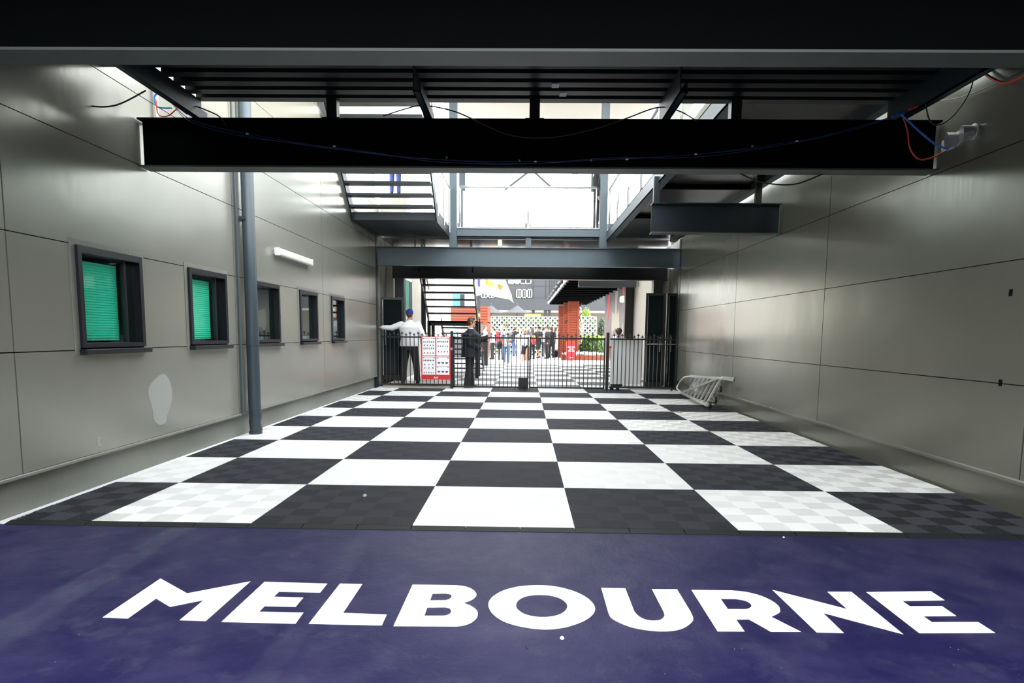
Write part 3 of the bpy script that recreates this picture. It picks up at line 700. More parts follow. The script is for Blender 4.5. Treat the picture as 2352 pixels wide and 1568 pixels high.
# ================================================================= FENCE AND GATE
def finial(mb, x, z):
    mb.add([(x - .006, -.006, z), (x + .006, -.006, z), (x + .006, .006, z), (x - .006, .006, z)], [(0, 1, 2, 3)])
def picket_mesh(h, tall):
    mb = MB(); zt = h + (.085 if tall else .045)
    mb.box((-.009, -.009, 0), (.009, .009, zt))
    mb.box((-.030, -.008, zt), (.030, .008, zt + .014)); mb.ell((-.028, 0, zt + .007), (.012, .010, .012), 8, 5); mb.ell((.028, 0, zt + .007), (.012, .010, .012), 8, 5)
    mb.add([(-.024, -.007, zt + .014), (.024, -.007, zt + .014), (.024, .007, zt + .014), (-.024, .007, zt + .014), (0, 0, zt + .065)], [(0, 1, 4), (1, 2, 4), (2, 3, 4), (3, 0, 4), (0, 3, 2, 1)])
    return mb
FY = 11.62
pk = {}
def fence_panel(name, x0, x1, z0, zr, label, cat, n, stile=.035):
    r = empty(name, (x0, FY, 0), label, cat)
    L = x1 - x0
    MB().box((0, -.018, zr - .02), (L, .018, zr + .02)).build('rail', M['black'], r)
    MB().box((0, -.018, z0 - .02), (L, .018, z0 + .02)).build('rail', M['black'], r)
    if stile:
        for x in (0, L - stile): MB().box((x, -.018, z0 - .02), (x + stile, .018, zr + .03)).build('stile', M['black'], r)
    for i in range(n):
        x = L * (i + 1) / (n + 1); tall = i % 2 == 0; key = (round(zr - z0, 3), tall)
        if key not in pk:
            o = picket_mesh(zr - z0, tall).build('picket', M['black'], r); pk[key] = o.data
        else: o = bpy.data.objects.new('picket', pk[key]); C.objects.link(o); o.parent = r
        o.location = (x, 0, z0)
    return r
fence_panel('fence_panel', -2.84, -1.08, .12, 1.335, 'fixed black picket fence panel on the left carrying the red board', 'fence', 16, 0)
gl = fence_panel('gate_leaf', -1.00, .94, .07, 1.335, 'left leaf of the black picket gate with a black plate at its foot', 'gate', 17)
gr = fence_panel('gate_leaf', .96, 2.90, .07, 1.335, 'right leaf of the black picket gate', 'gate', 17)
fence_panel('fence_panel', 3.02, 4.66, .10, 1.335, 'fixed black picket fence panel on the right in front of the white board', 'fence', 15, 0)
fp = bpy.data.objects['fence_panel.001']
for x in (.02, 1.60): MB().box((x, -.015, .017), (x + .03, .015, .09)).build('foot', M['black'], fp)
MB().box((1.68, -.022, .02), (1.93, -.012, .32)).build('foot_plate', M['black'], gl)
MB().tube([(1.84, -.02, -.045), (1.84, -.02, .10)], .010, 8).tube([(1.84, -.02, .0), (1.84, -.02, .05)], .018, 10).build('drop_bolt', M['black'], gl)
MB().tube([(.02, -.02, -.05), (.02, -.02, .6)], .008, 8).build('drop_bolt', M['black'], gr)
for x, lb in ((-1.04, 'black square gate post left of the double gate'), (2.96, 'black square gate post right of the double gate')):
    post('gate_post', x, FY, .0, 1.50, .075, .075, M['black'], lb)
r = empty('gate_latch', (-1.04, FY - .04, 1.1), 'small steel latch on the left gate post', 'latch')
MB().box((-.03, -.015, -.09), (.03, .0, -.02)).build('body', M['chrome'], r); MB().box((-.03, -.015, .0), (.03, 0, .06)).build('plate', M['black'], r)
single('kerb', MB().box((-2.84, FY + .02, .0), (-1.1, FY + 1.4, .10)), M['concrete'], 'low pale concrete kerb under the left fence panel', 'kerb', bevel=.01)
r = empty('padlock_disc', (3.02, FY - .03, 1.13), 'round red disc on the right gate post', 'lock')
MB().tube([(0, 0, 0), (0, -.02, 0)], .035, 16).build('disc', M['red'], r)

# red board with four sheets
def on_fence(px, py): return PY(px, py, FY - .05)
p0 = on_fence(967, 772); p1 = on_fence(1035, 872)
bx = (p0.x + p1.x) / 2; W_ = p1.x - p0.x; H_ = p0.z - p1.z
r = empty('notice_board', (bx, FY - .05, p1.z), 'red board with four white printed sheets and AUS lettering, hung on the left fence', 'notice board')
MB().box((-W_ / 2, 0, 0), (W_ / 2, .018, H_)).build('board', M['red'], r)
sw = W_ * .44; sh = H_ * .425
def txt(s, size, m_, parent, loc, name='lettering', rot=(PI / 2, 0, 0), ext=.001, bold=True):
    cu = bpy.data.curves.new(name, 'FONT'); cu.body = s; cu.size = size; cu.extrude = ext; cu.align_x = 'CENTER'
    if bold: cu.offset = size * .03
    o = bpy.data.objects.new(name, cu); C.objects.link(o); bpy.context.view_layer.update()
    me = bpy.data.meshes.new_from_object(o.evaluated_get(bpy.context.evaluated_depsgraph_get())); bpy.data.objects.remove(o)
    me.materials.clear(); me.materials.append(m_); o = bpy.data.objects.new(name, me); C.objects.link(o); o.parent = parent; o.location = loc; o.rotation_euler = rot
    return o
inkset = [M['ink'], M['red'], M['leaf'], M['teal'], M['purple'], M['ink']]
for ix in (0, 1):
    for iz in (0, 1):
        cx = (-1 if ix == 0 else 1) * W_ * .245 * .97; z0 = H_ * .115 + (1 - iz) * (sh + H_ * .018)
        s = empty('sheet', (cx, -.003, z0)); s.parent = r
        MB().box((-sw / 2, 0, 0), (sw / 2, .002, sh)).build('paper', M['paper'], s)
        mb = MB()
        def d(x, z, w2, h2, mi): mb.box((x - w2 / 2, -.0018, z - h2 / 2), (x + w2 / 2, -.0002, z + h2 / 2), mi)
        def header(z):
            d(-sw * .40, z - .004, sw * .12, .022, 0); d(sw * .40, z - .004, sw * .12, .022, 0); d(0, z + .008, sw * .66, .007, 0)
        header(sh * .93)
        if ix == 1 and iz == 1:
            header(sh * .44)
            for zz in (.68, .2):
                for k in range(3): x = (k - 1) * sw * .30; d(x, sh * zz, sw * .22, .012, 0); d(x, sh * zz - .020, sw * .19, .026, 4 if k < 2 else 1); d(x, sh * zz - .032, sw * .15, .010, 1)
        else:
            rows = [(.74, 6), (.56, 4), (.40, 6), (.14, 4)] if (ix, iz) == (0, 0) else ([(.76, 6), (.52, 5), (.22, 4)] if iz == 0 else [(.78, 7), (.56, 3), (.38, 3), (.12, 5)])
            for zz, n in rows:
                for k in range(n):
                    x = (k - (n - 1) / 2) * sw * .84 / max(n - .3, 1); c1 = random.choice((0, 1, 2, 3, 5)); d(x, sh * zz + .008, sw * .075, .015, c1); d(x, sh * zz - .010, sw * .075, .020, random.choice((0, 0, 1, 2, 4)))
            d(0, sh * .32, sw * .85, .003, 0)
        mb.build('print', inkset, s)
txt('AUS', .062, M['paper'], r, (0, -.002, H_ * .03))
for x, z in ((-1, .01), (1, .01)): MB().tube([(x * W_ * .47, -.004, .02), (x * W_ * .47, 0, .02)], .008, 8).build('screw', M['chrome'], r)

# white board behind right fence with trolley base, person's head above
p0 = PY(1404, 778, FY + .10); p1 = PY(1471, 876, FY + .10)
r = empty('white_board', ((p0.x + p1.x) / 2, FY + .10, 0), 'plain white board standing on a black wheeled base behind the right fence', 'board')
hw = (p1.x - p0.x) / 2
MB().box((-hw, 0, .17), (hw, .025, p0.z)).build('panel', M['white'], r, bevel=.004)
MB().box((-hw + .02, .0, .11), (-hw + .24, .12, .17)).build('base', M['black'], r)
for x in (-hw + .05, -hw + .20): MB().tube([(x, .02, .045), (x, .05, .045)], .045, 16).build('wheel', M['black'], r)

# glass doors, right (inside the passage behind the fence)
def glass_door(name, loc, w_, h_, rz, label, hs=1, sep=True):
    r = empty(name, loc, label, 'door', rz=rz); f = .05
    MB().box((0, -.02, 0), (f, .02, h_)).box((w_ - f, -.02, 0), (w_, .02, h_)).box((f, -.02, h_ - .07), (w_ - f, .02, h_)).box((f, -.02, 0), (w_ - f, .02, .14)).build('frame', M['black'], r)
    MB().box((f, -.004, .14), (w_ - f, .004, h_ - .07)).build('pane', M['doorglass'], r)
    x = w_ - .12 if hs > 0 else .12
    MB().tube([(x, -.02, .98), (x, -.10, .98), (x, -.10, 1.38), (x, -.02, 1.38)], .014, 10).build('handle', M['chrome'], r)
    MB().box((0.052, -.024, .14), (.066, -.018, h_ - .07)).build('strip', M['chrome'], r)
    return r
glass_door('glass_door', (4.12, 12.75, .02), .52, 2.56, math.radians(-4), 'dark glass door leaf with steel pull handle, left of the two by the right post', 1)
glass_door('glass_door', (4.68, 12.72, .02), .30, 2.56, math.radians(4), 'narrow dark glass door leaf right beside the right portal post', -1)
glass_door('glass_door', (-3.16, 12.9, .12), .62, 2.3, math.radians(14), 'dark glass door leaf in the shade left of the man in the white shirt', -1)
single('door_rail', MB().tube([(4.14, 12.66, 1.20), (4.96, 12.66, 1.20)], .018, 10), M['chrome'], 'steel push bar across the right glass doors', 'push bar')
# passage side linings behind the portal
struct('wall_left_passage', MB().box((-3.5, 12.02, 0), (-3.22, 13.9, 4.9)), M['wall'])
struct('wall_right_passage', MB().box((5.0, 12.02, 0), (5.2, 13.9, 4.9)), M['wall'])
struct('wall_left_inner', MB().box((-3.30, 13.9, 0), (-3.0, 22.5, 4.9)), M['cream'])
struct('wall_right_inner', MB().box((4.78, 13.9, 0), (5.0, 26.5, 3.35)), M['cream'])
single('fire_alarm', MB().box((4.73, 15.2, 1.25), (4.78, 15.36, 1.41)), M['red'], 'small red fire call point on the cream wall beyond the gate', 'fire alarm')
post('steel_post', 4.62, 18.6, 0, 3.4, .3, .3, M['black'], 'dark column between the mural and the cream wall')
# mural panel on the right inner wall
r = empty('mural', (4.77, 22.6, 0), 'tall grey mural with cream neck shape and blue arch on the right courtyard wall', 'mural')
def mur(nm, pts, th, m_):  # y (relative), z
    MB().prism([(-.02 - th, y, z) for y, z in pts], (th + .0, 0, 0)).build(nm, m_, r)
gm = mat('mural_grey', (.13, .12, .135), rough=.3, noise=.35, nscale=1.2)
MB().box((-.02, -3.5, .1), (.0, 3.8, 3.35)).build('backing', gm, r)
cmat = mat('mural_cream', (.36, .35, .28), rough=.3); 
mur('neck_shape', [(.35, 3.35), (-.45, 3.35), (-.3, 2.9), (-.3, 2.35), (-.9, 2.5), (-1.1, 1.7), (-.8, 1.3), (1.0, 1.3), (1.3, 1.8), (1.2, 2.5), (.4, 2.35), (.3, 2.9)], .004, cmat)
mur('red_slash', [(2.6, 3.3), (1.9, 3.3), (2.6, 1.9)], .004, M['redtop']); mur('red_slash', [(-1.6, 3.35), (-2.6, 3.35), (-2.0, 2.3)], .004, M['redtop'])
mur('arch_shape', [(1.3, .1), (1.3, 1.2), (.8, 1.6), (.1, 1.75), (-.6, 1.6), (-1.1, 1.2), (-1.1, .1)], .007, mat('mural_dark', (.14, .13, .14)))
mur('arch_window', [(.85, .3), (.85, 1.15), (.5, 1.42), (.1, 1.5), (-.3, 1.42), (-.7, 1.15), (-.7, .3)], .010, mat('mural_blue', (.30, .55, .62), noise=.5, nscale=3))
mur('column_shape', [(-1.8, .1), (-1.8, 1.9), (-2.9, 1.9), (-2.9, .1)], .005, mat('mural_pale', (.36, .35, .36)))
single('wall_lamp', MB().box((4.55, 19.9, 2.72), (4.74, 20.35, 2.94)), M['lamp'], 'lit bulkhead lamp at the top of the mural', 'lamp', bevel=.03)
# window on the left inner wall
r = empty('window_6', (-3.0, 15.95, 1.1), kind='structure')
MB().box((0, -.95, 0), (.03, -.88, 2.1)).box((0, .88, 0), (.03, .95, 2.1)).box((0, -.95, 2.03), (.03, .95, 2.1)).box((0, -.95, .95), (.03, .95, 1.02)).box((0, -.95, 0), (.03, .95, .07)).build('window_frame', M['white'], r)
MB().box((.0, -.9, .05), (.01, .9, 2.05)).build('pane', mat('green_glass', (.06, .30, .20), rough=.08, noise=.6, nscale=1.5), r)
MB().box((.01, .45, .05), (.02, .9, 2.05)).build('dark_pane', M['dark'], r)

# ================================================================= FOLDED TROLLEY (aluminium) at the right wall
r = empty('folded_ladder_frame', (4.5, 8.9, 0), 'folded aluminium platform frame with wheels leaning on its side at the right wall', 'folded ladder')
OO = Vector((4.5, 8.9, 0))
A0 = PX(1570, 880, 4.62) ; 
UL = PX(1587, 864, 4.70); UR = PX(1660, 869, 4.70); LL = PX(1566, 902, 4.45); LR = PX(1625, 931, 4.38); BND = PX(1556, 888, 4.58); B2 = PX(1570, 868, 4.66)
U = lambda v: Vector(v) - OO
MB().bar(U(UL), U(UR), .045, .05).build('side_rail', M['alu'], r, bevel=.005)
MB().bar(U(LL), U(LR), .045, .05).build('side_rail', M['alu'], r, bevel=.005)
MB().tube(cm_path([U(UL), U(B2), U(BND), U(PX(1558, 895, 4.52)), U(LL)], 8), .022, 12).build('bent_handle', M['alu'], r, smooth=True)
for i, t in enumerate((.20, .34, .48, .60, .72, .84, .95)):
    a = UL.lerp(UR, t); b_ = LL.lerp(LR, t); MB().bar(U(a), U(b_), .045 if i % 2 else .085, .03, up=(1, 0, 0)).build('rung', M['alug'], r)
MB().bar(U(LL.lerp(LR, .15)) + Vector((-.05, 0, .05)), U(UL.lerp(UR, .95)) + Vector((-.05, 0, 0)), .035, .035).build('brace', M['alu'], r)
MB().box(U(UL.lerp(UR, .25)) + Vector((-.06, -.18, -.32)), U(UL.lerp(UR, .25)) + Vector((-.03, .18, -.12))).build('plate', M['white'], r)
MB().prism([U(UR) + Vector((0, .1, .04)), U(UR) + Vector((.08, -.42, .05)), U(UR) + Vector((.08, -.36, -.03)), U(UR) + Vector((0, .1, -.02))], (.01, 0, 0)).build('end_bracket', M['alu'], r)
for (px, py, X) in ((1654, 893, 4.62), (1643, 918, 4.50), (1630, 930, 4.42)):
    c = U(PX(px, py, X)); MB().tube([c + Vector((-.02, 0, 0)), c + Vector((.02, 0, 0))], .065, 18).build('wheel', M['black'], r); MB().bar(c, c + Vector((0, .1, .06)), .05, .02).build('wheel_fork', M['chrome'], r)

# ================================================================= SECOND STAIR beyond the gate
r = empty('steel_staircase', (-1.5, 15.6, 0), 'open-tread steel staircase climbing toward the passage beyond the gate', 'staircase')
O2 = Vector((-1.5, 15.6, 0))
a0 = PY(985, 736, 15.6); a1 = PY(1095, 736, 15.6)
xl, xr, zl = a0.x + 1.5, a1.x + 1.5, a0.z
nst = 9
for k in range(nst):
    y = -.26 * (k + 1); z = zl + .20 * (k + 1)
    MB().box((xl + .02, y - .02, z), (xr - .02, y + .26, z + .05)).build('tread', M['steel'], r)
for x in (xl - .02, xr): MB().prism([(x, .05, zl - .1), (x, -.26 * nst - .1, zl + .2 * nst - .02), (x, -.26 * nst - .1, zl + .2 * nst + .22), (x, .05, zl + .14)], (.03, 0, 0)).build('stringer', M['steel'], r)
MB().box((xl, 0, zl - .06), (xr, 1.0, zl)).box((xl, 0, zl - .16), (xr, .03, zl)).build('landing', M['steel'], r)
nl = int(zl / .18)
for k in range(1, nl):
    y = 1.0 + .26 * k; z = zl - zl / nl * k
    MB().box((xl + .28, y - .26, z - .05), (xr, y, z)).build('tread', M['steel'], r)
for x in (xl + .25, xr): MB().prism([(x, 1.0, zl - .15), (x, 1.0, zl + .1), (x, 1.0 + .26 * nl, .2), (x, 1.0 + .26 * nl, 0)], (.03, 0, 0)).build('stringer', M['steel'], r)
for x, y in ((xl, .05), (xr, .05), (xl, .95), (xr, .95)): MB().box((x - .05, y - .05, 0), (x + .05, y + .05, zl)).build('leg', M['steel'], r)
for sgn, x in ((-1, xl), (1, xr)):
    MB().tube([(x, .9, zl + 1.0), (x, 0, zl + 1.0), (x, -.26 * nst, zl + .2 * nst + 1.0)], .025, 10).build('handrail', M['alu'], r)
MB().prism([(xr + .04, .9, zl + .1), (xr + .04, 0, zl + .1), (xr + .04, -.26 * nst, zl + .2 * nst + .15), (xr + .04, -.26 * nst, zl + .2 * nst + .95), (xr + .04, 0, zl + .92), (xr + .04, .9, zl + .92)], (.01, 0, 0)).build('glass_panel', M['clearglass'], r)
post('steel_post', PY(973, 750, 15.3).x, 15.3, 0, 4.2, .13, .13, M['steel'], 'tall dark column left of the staircase beyond the gate')

# low black barrier by the stair, bin-like
r = empty('metal_screen', (PY(1113, 800, 23.5).x, 23.5, 0), 'dark metal bin with a lit edge beside the staircase foot', 'bin')
MB().box((-.14, 0, 0), (.14, .5, 1.1)).build('body', M['charcoal2'], r, bevel=.02); MB().box((-.16, -.02, 1.1), (.16, .52, 1.15)).build('lid', M['black'], r)

# ================================================================= COURTYARD BACKGROUND
# charcoal building
YB = 48.0
def rectY(mb, pa, pb, Y, dep, org, mi=0):
    a = PY(*pa, Y) - org; b_ = PY(*pb, Y) - org; mb.box((a.x, 0, b_.z), (b_.x, dep, a.z), mi); return mb
r = empty('building', (3, YB, 0), 'charcoal panelled building at the back of the courtyard with white framed windows', 'building'); OB = Vector((3, YB, 0))
MB().box((-8.5, 0, 4.0), (16, 4, 10.5)).build('wall', M['charcoal'], r)
MB().box((-8.6, -.25, 3.45), (16, 0, 4.35)).build('fascia', M['charcoal'], r)
MB().box((-8.5, 3.5, 0), (16, 4, 4.0)).build('rear_wall', mat('cafe_interior', (.16, .145, .125)), r)
MB().box((-8.5, .0, 3.36), (16, 3.5, 3.44)).build('soffit', M['soffit'], r)
for px in (1225, 1253, 1262): v = PY(px, 700, YB) - OB; MB().box((v.x - .12, -.1, 0), (v.x + .12, .15, 4)).build('column', M['charcoal2'], r)
for px in (1162, 1225, 1254):
    v = PY(px, 650, YB) - OB; MB().box((v.x - .03, -.02, 4.35), (v.x + .03, .02, 10.5)).build('panel_joint', M['charcoal2'], r)
v = PY(1240, 657, YB) - OB; MB().box((v.x - 1.0, -.015, v.z - .02), (v.x + 1.0, .0, v.z + .02)).build('panel_joint', M['charcoal2'], r)
for (a, b_, c_, d_, lit) in ((1186, 664, 1198, 684, 1), (1199, 664, 1209, 684, 0), (1211, 664, 1222, 684, 0), (1105, 664, 1120, 684, 1), (1122, 664, 1136, 684, 0), (1168, 641, 1181, 652, 2), (1182, 641, 1193, 652, 2), (1195, 641, 1220, 652, 0), (1100, 620, 1150, 640, 0), (1300, 664, 1320, 684, 0)):
    A = PY(a, b_, YB) - OB; B_ = PY(c_, d_, YB) - OB
    t = .06
    f = MB().box((A.x, -.05, B_.z), (A.x + t, .02, A.z)).box((B_.x - t, -.05, B_.z), (B_.x, .02, A.z)).box((A.x, -.05, A.z - t), (B_.x, .02, A.z)).box((A.x, -.05, B_.z), (B_.x, .02, B_.z + t)).box(((A.x + B_.x) / 2 - .02, -.05, B_.z), ((A.x + B_.x) / 2 + .02, .02, A.z)).build('window', M['white'], r)
    MB().box((A.x + .05, -.02, B_.z + .05), (B_.x - .05, -.01, A.z - .05)).build('pane', (M['umbrella'] if lit == 1 else mat('pane_green', (.10, .25, .18), rough=.1) if lit == 2 else M['charcoal2']), f)
# parasols
for px, lb in ((1188, 'grey parasol opened behind the planter wall, the right one'), (1128, 'grey parasol opened behind the planter wall, the left one')):
    v = PY(px, 700, 41); e = PY(px, 719, 41)
    r = empty('parasol', (v.x, 41, 0), lb, 'parasol', 'parasols behind the planter wall')
    mb = MB(); R_ = 1.0; h0 = e.z; h1 = v.z; n = 8
    vs = [(0, 0, h1)] + [(R_ * .5 * math.cos(2 * PI * (k + .5) / n), R_ * .5 * math.sin(2 * PI * (k + .5) / n), h0 + (h1 - h0) * .40) for k in range(n)] + [(R_ * math.cos(2 * PI * (k + .5) / n), R_ * math.sin(2 * PI * (k + .5) / n), h0) for k in range(n)]
    fs = [(0, 1 + k, 1 + (k + 1) % n) for k in range(n)] + [(1 + k, 1 + n + k, 1 + n + (k + 1) % n, 1 + (k + 1) % n) for k in range(n)]
    mb.add(vs, fs); mb.build('canopy', M['umbrella'], r)
    MB().tube([(0, 0, 0), (0, 0, h1 + .03)], .03, 10).build('pole', M['charcoal2'], r); MB().ell((0, 0, h1 + .04), (.07, .07, .06)).build('cap', M['umbrella'], r)
# planter walls
def planter_wall(x0, x1, Y, zt, label, pots=100):
    r = empty('planter_wall', (x0, Y, 0), label, 'green wall'); cell = .165; W = x1 - x0; nx = int(W / cell); nz = int(zt / cell)
    mb = MB()
    for i in range(nx + 1): mb.box((i * cell - .012, -.02, 0), (i * cell + .012, .01, nz * cell))
    for k in range(nz + 1): mb.box((0, -.02, k * cell - .014), (nx * cell, .01, k * cell + .014))
    mb.build('lattice', M['white'], r)
    MB().box((0, .18, 0), (nx * cell, .2, nz * cell)).build('backing', mat('screen_backing', (.02, .025, .02)), r)
    pot = None; cnt = 0; rest = MB(); fol = MB()
    for k in reversed(range(nz)):
        for i in range(nx):
            x = (i + .5) * cell; z = k * cell
            if (i + k) % 2 == 0:
                if cnt < pots:
                    if pot is None:
                        pot = MB().loft([(.01, 0, 0, .045, .04), (.085, 0, 0, .072, .06)], 10).build('plant_pot', M['white'], r); o = pot
                    else: o = pot.copy(); C.objects.link(o)
                    o.location = (x, -.03, z)
                else: rest.loft([(z + .01, x, -.03, .045, .04), (z + .085, x, -.03, .072, .06)], 8)
                cnt += 1
                for q in range(3): fol.ell((x + random.uniform(-.04, .04), -.03 + random.uniform(-.02, .02), z + .11 + random.uniform(-.02, .02)), (.035, .03, .03), 6, 4)
            elif random.random() < .5:
                for q in range(3): fol.ell((x + random.uniform(-.04, .04), .02, z + .08 + random.uniform(-.04, .04)), (.04, .03, .035), 6, 4)
    if rest.v: rest.build('plant_pots', M['white'], r)['kind'] = 'stuff'
    fol.build('foliage', M['leaf'], r)['kind'] = 'stuff'
    return r
v0 = PY(1128, 723, 38.5); v1 = PY(1287, 723, 38.5)
planter_wall(v0.x, v1.x, 38.5, v0.z, 'long white lattice wall of potted plants behind the crowd')
v0 = PY(1336, 725, 37.5); v1 = PY(1373, 725, 37.5)
planter_wall(v0.x, v1.x, 37.5, v0.z, 'short white lattice wall of potted plants right of the timber pillars', 60)
single('counter_top', MB().box((PY(1205, 720, 39.2).x, 39.2, 0), (PY(1242, 720, 39.2).x, 39.5, PY(1205, 720.5, 39.2).z)), M['orange'], 'orange counter edge showing above the planter wall', 'counter')
# timber pillars
def pillar(pa, pb, pyt, pyb, Y, label, dep=.5):
    a = PY(pa, pyt, Y); b_ = PY(pb, pyb, Y); r = empty('timber_pillar', ((a.x + b_.x) / 2, Y, 0), label, 'pillar', 'timber pillars under the canopy'); w_ = (b_.x - a.x) / 2; h = a.z
    MB().box((-w_ + .03, .03, 0), (w_ - .03, dep, h)).build('core', M['timber'], r)
    mb = MB(); z = .05
    while z < h - .1: mb.box((-w_ + .1, 0, z), (w_ - .1, .04, z + .11)); z += .14
    mb.build('slats', M['timber'], r)
    MB().box((-w_, -.01, 0), (-w_ + .11, .05, h)).box((w_ - .11, -.01, 0), (w_, .05, h)).build('edge_board', M['timber'], r)
pillar(1305, 1328, 683, 822, 31.6, 'nearest and widest red timber slat pillar behind the red sign')
pillar(1294, 1306, 688, 818, 33.2, 'middle red timber slat pillar')
pillar(1283, 1295, 701, 816, 34.6, 'farthest red timber slat pillar beside the planter wall')
# canopy with ribs
r = empty('canopy', (3.6, 26, 3.4), 'dark ribbed canopy roof over the timber pillars on the right', 'canopy')
MB().box((-1.25, -8.4, .0), (1.14, 9.5, .10)).build('roof_sheet', M['charcoal2'], r)
MB().box((-1.30, -8.4, -.02), (-1.25, 9.5, .20)).build('edge_fascia', M['white'], r)
for k in range(14): MB().box((-1.2, -7.6 + k * 1.25, -.10), (1.12, -7.5 + k * 1.25, .0)).build('rib', M['beam'], r)
MB().box((-.9, -8.4, -.30), (1.1, -8.2, 0)).build('front_beam', M['charcoal2'], r)
MB().bar((.6, 6.5, -.1), (-.4, 6.5, -1.3), .08, .08).build('strut', M['charcoal2'], r)
for k in range(6):
    single('spot_lamp', MB().tube([(2.22 - .0, 20 + k * 2.1, 3.45), (2.1, 19.9 + k * 2.1, 3.32)], .07, 10).box((2.2, 19.98 + k * 2.1, 3.4), (2.302, 20.02 + k * 2.1, 3.55)), M['black'],
           'small black spotlight clamped along the canopy edge', 'spotlight', 'spotlights along the canopy edge')
for k in range(5):
    v = PY(1262 + k * 4, 650, 34.5); single('vertical_fin', MB().box((v.x - .03, 34.5, 3.5), (v.x + .03, 34.6, 6.8)), M['charcoal2'], 'thin dark upright fin above the canopy edge in front of the charcoal building', 'fin', 'fins above the canopy')
# kiosk
a = PY(1035, 703, 33); b_ = PY(1120, 703, 33)
r = empty('kiosk', ((a.x + b_.x) / 2, 33, 0), 'red timber slatted kiosk at left of the courtyard', 'kiosk'); hw = (b_.x - a.x) / 2; h = a.z
mb = MB(); z = h - .9
while z < h: mb.box((-hw, 0, z), (hw, .05, z + .13)); z += .16
mb.build('front_slats', M['timber'], r)
MB().box((-hw, .05, h - .95), (hw, 3, h)).build('roof_box', M['timber'], r)
MB().box((hw - .25, .0, 0), (hw, 3, h - .9)).build('side_wall', M['timber'], r)
MB().box((-hw, .4, 0), (hw - .25, .5, 1.1)).build('counter', M['umbrella'], r)
MB().box((-hw, 2.8, 0), (hw - .25, 2.9, h - .9)).build('rear_wall', M['soffit'], r)
for k in range(6): MB().tube([(-.2 + k * .2, .42, 1.1), (-.2 + k * .2, .42, 1.35)], .05, 8).build('cup', M['white'], r)
# white building at left rear
r = empty('building', (-6, 38, 0), 'white rendered building with green windows behind the far staircase', 'building')
MB().box((-6, 0, 0), (3.2, 4, 5.2)).build('wall', mat('white_render', (.75, .74, .70), rough=.7), r)
for k in range(3):
    f = MB().box((2.0, -.05, .6 + k * 1.3), (2.8, 0, 1.5 + k * 1.3)).build('window', M['teal'], r); MB().box((2.5, -.07, .62 + k * 1.3), (2.8, -.05, 1.48 + k * 1.3)).build('pane', M['dark'], f)
# planter box, hedge, flowers, tree, sign
a = PY(1290, 812, 31); b_ = PY(1392, 812, 31)
r = empty('planter_box', ((a.x + b_.x) / 2, 31.15, 0), 'low red timber planter box edging the hedge bed', 'planter'); hw = (b_.x - a.x) / 2
MB().box((-hw, 0, 0), (hw, .06, .28)).box((-hw, .06, 0), (-hw + .06, .36, .28)).box((hw - .06, .06, 0), (hw, .36, .28)).build('boards', M['timber'], r)
MB().box((-hw + .06, .06, 0), (hw - .06, .36, .22)).build('soil', M['leafd'], r)
def foliage(name, c, rad, n, leaf, m_, label, cat, kind='stuff', seed=1):
    rnd = random.Random(seed); mb = MB()
    for i in range(n):
        u = Vector((rnd.gauss(0, 1), rnd.gauss(0, 1), rnd.gauss(0, 1))).normalized() * rnd.uniform(.55, 1)
        p = Vector((c[0] + u.x * rad[0], c[1] + u.y * rad[1], c[2] + u.z * rad[2])); d = Vector((rnd.gauss(0, 1), rnd.gauss(0, 1), rnd.gauss(0, 1))).normalized() * leaf; e = d.orthogonal().normalized() * leaf * .5
        mb.add([p - d, p + e, p + d, p - e], [(0, 1, 2, 3)])
    o = mb.build(name, m_, fixn=False); return tagp(o, label, cat, kind=kind)
a = PY(1335, 772, 32); b_ = PY(1392, 805, 32)
cx = (a.x + b_.x) / 2; hh = a.z
o = foliage('hedge', (cx, 32.3, hh / 2), ((b_.x - a.x) / 2 + .1, .6, hh / 2), 3500, .07, M['leaf'], 'dense green hedge right of the red sign in the courtyard', 'hedge', None, 3)
ht = foliage('hedge_top', (cx, 32.2, hh - .05), ((b_.x - a.x) / 2 + .1, .6, .12), 900, .06, M['leafy'], 'bright yellow green new growth along the hedge top', None, None, 4); del ht['label']; ht.parent = o
foliage('small_tree', (PY(1347, 722, 38.2).x, 38.2 + .3, 1.68), (.45, .25, 1.66), 2600, .07, M['leafy'], 'yellow green bush poking above the short planter wall', 'bush', None, 5)
foliage('small_tree', (PY(1383, 750, 36).x, 36, 1.3), (.3, .4, 1.3), 1500, .08, M['leafd'], 'dark conifer shrub beside the mural wall', 'shrub', None, 6)
fo = foliage('white_flowers', ((PY(1290, 805, 31.4).x + PY(1392, 805, 31.4).x) / 2, 31.34, .36), ((PY(1392, 805, 31.4).x - PY(1290, 805, 31.4).x) / 2, .16, .13), 900, .05, M['flower'], 'white flowers packed along the front of the planter box', 'flowers', 'stuff', 7)
fl = foliage('flower_leaves', ((PY(1290, 805, 31.4).x + PY(1392, 805, 31.4).x) / 2, 31.36, .28), ((PY(1392, 805, 31.4).x - PY(1290, 805, 31.4).x) / 2, .16, .12), 900, .05, M['leaf'], 'green leaves under the white flowers in the planter box', None, None, 8); fl.parent = fo; del fl['label']
a = PY(1302, 784, 30.6); b_ = PY(1323, 819, 30.6)
r = empty('red_sign', ((a.x + b_.x) / 2, 30.6, 0), 'red freestanding sign with white lettering in front of the timber pillars', 'sign'); hw = (b_.x - a.x) / 2
MB().box((-hw, 0, .03), (hw, .4, a.z)).build('body', M['redtop'], r)
for zz, ww in ((.62, .8), (.52, .45), (.43, .7), (.12, .35)):
    mb = MB(); n = int(ww * 10)
    for k in range(n): mb.box((-ww * hw + 2 * ww * hw * k / n, -.006, a.z * zz / .72 * .8), (-ww * hw + 2 * ww * hw * (k + .75) / n, 0, a.z * zz / .72 * .8 + .05))
    mb.build('blurred_lettering', M['white'], r)
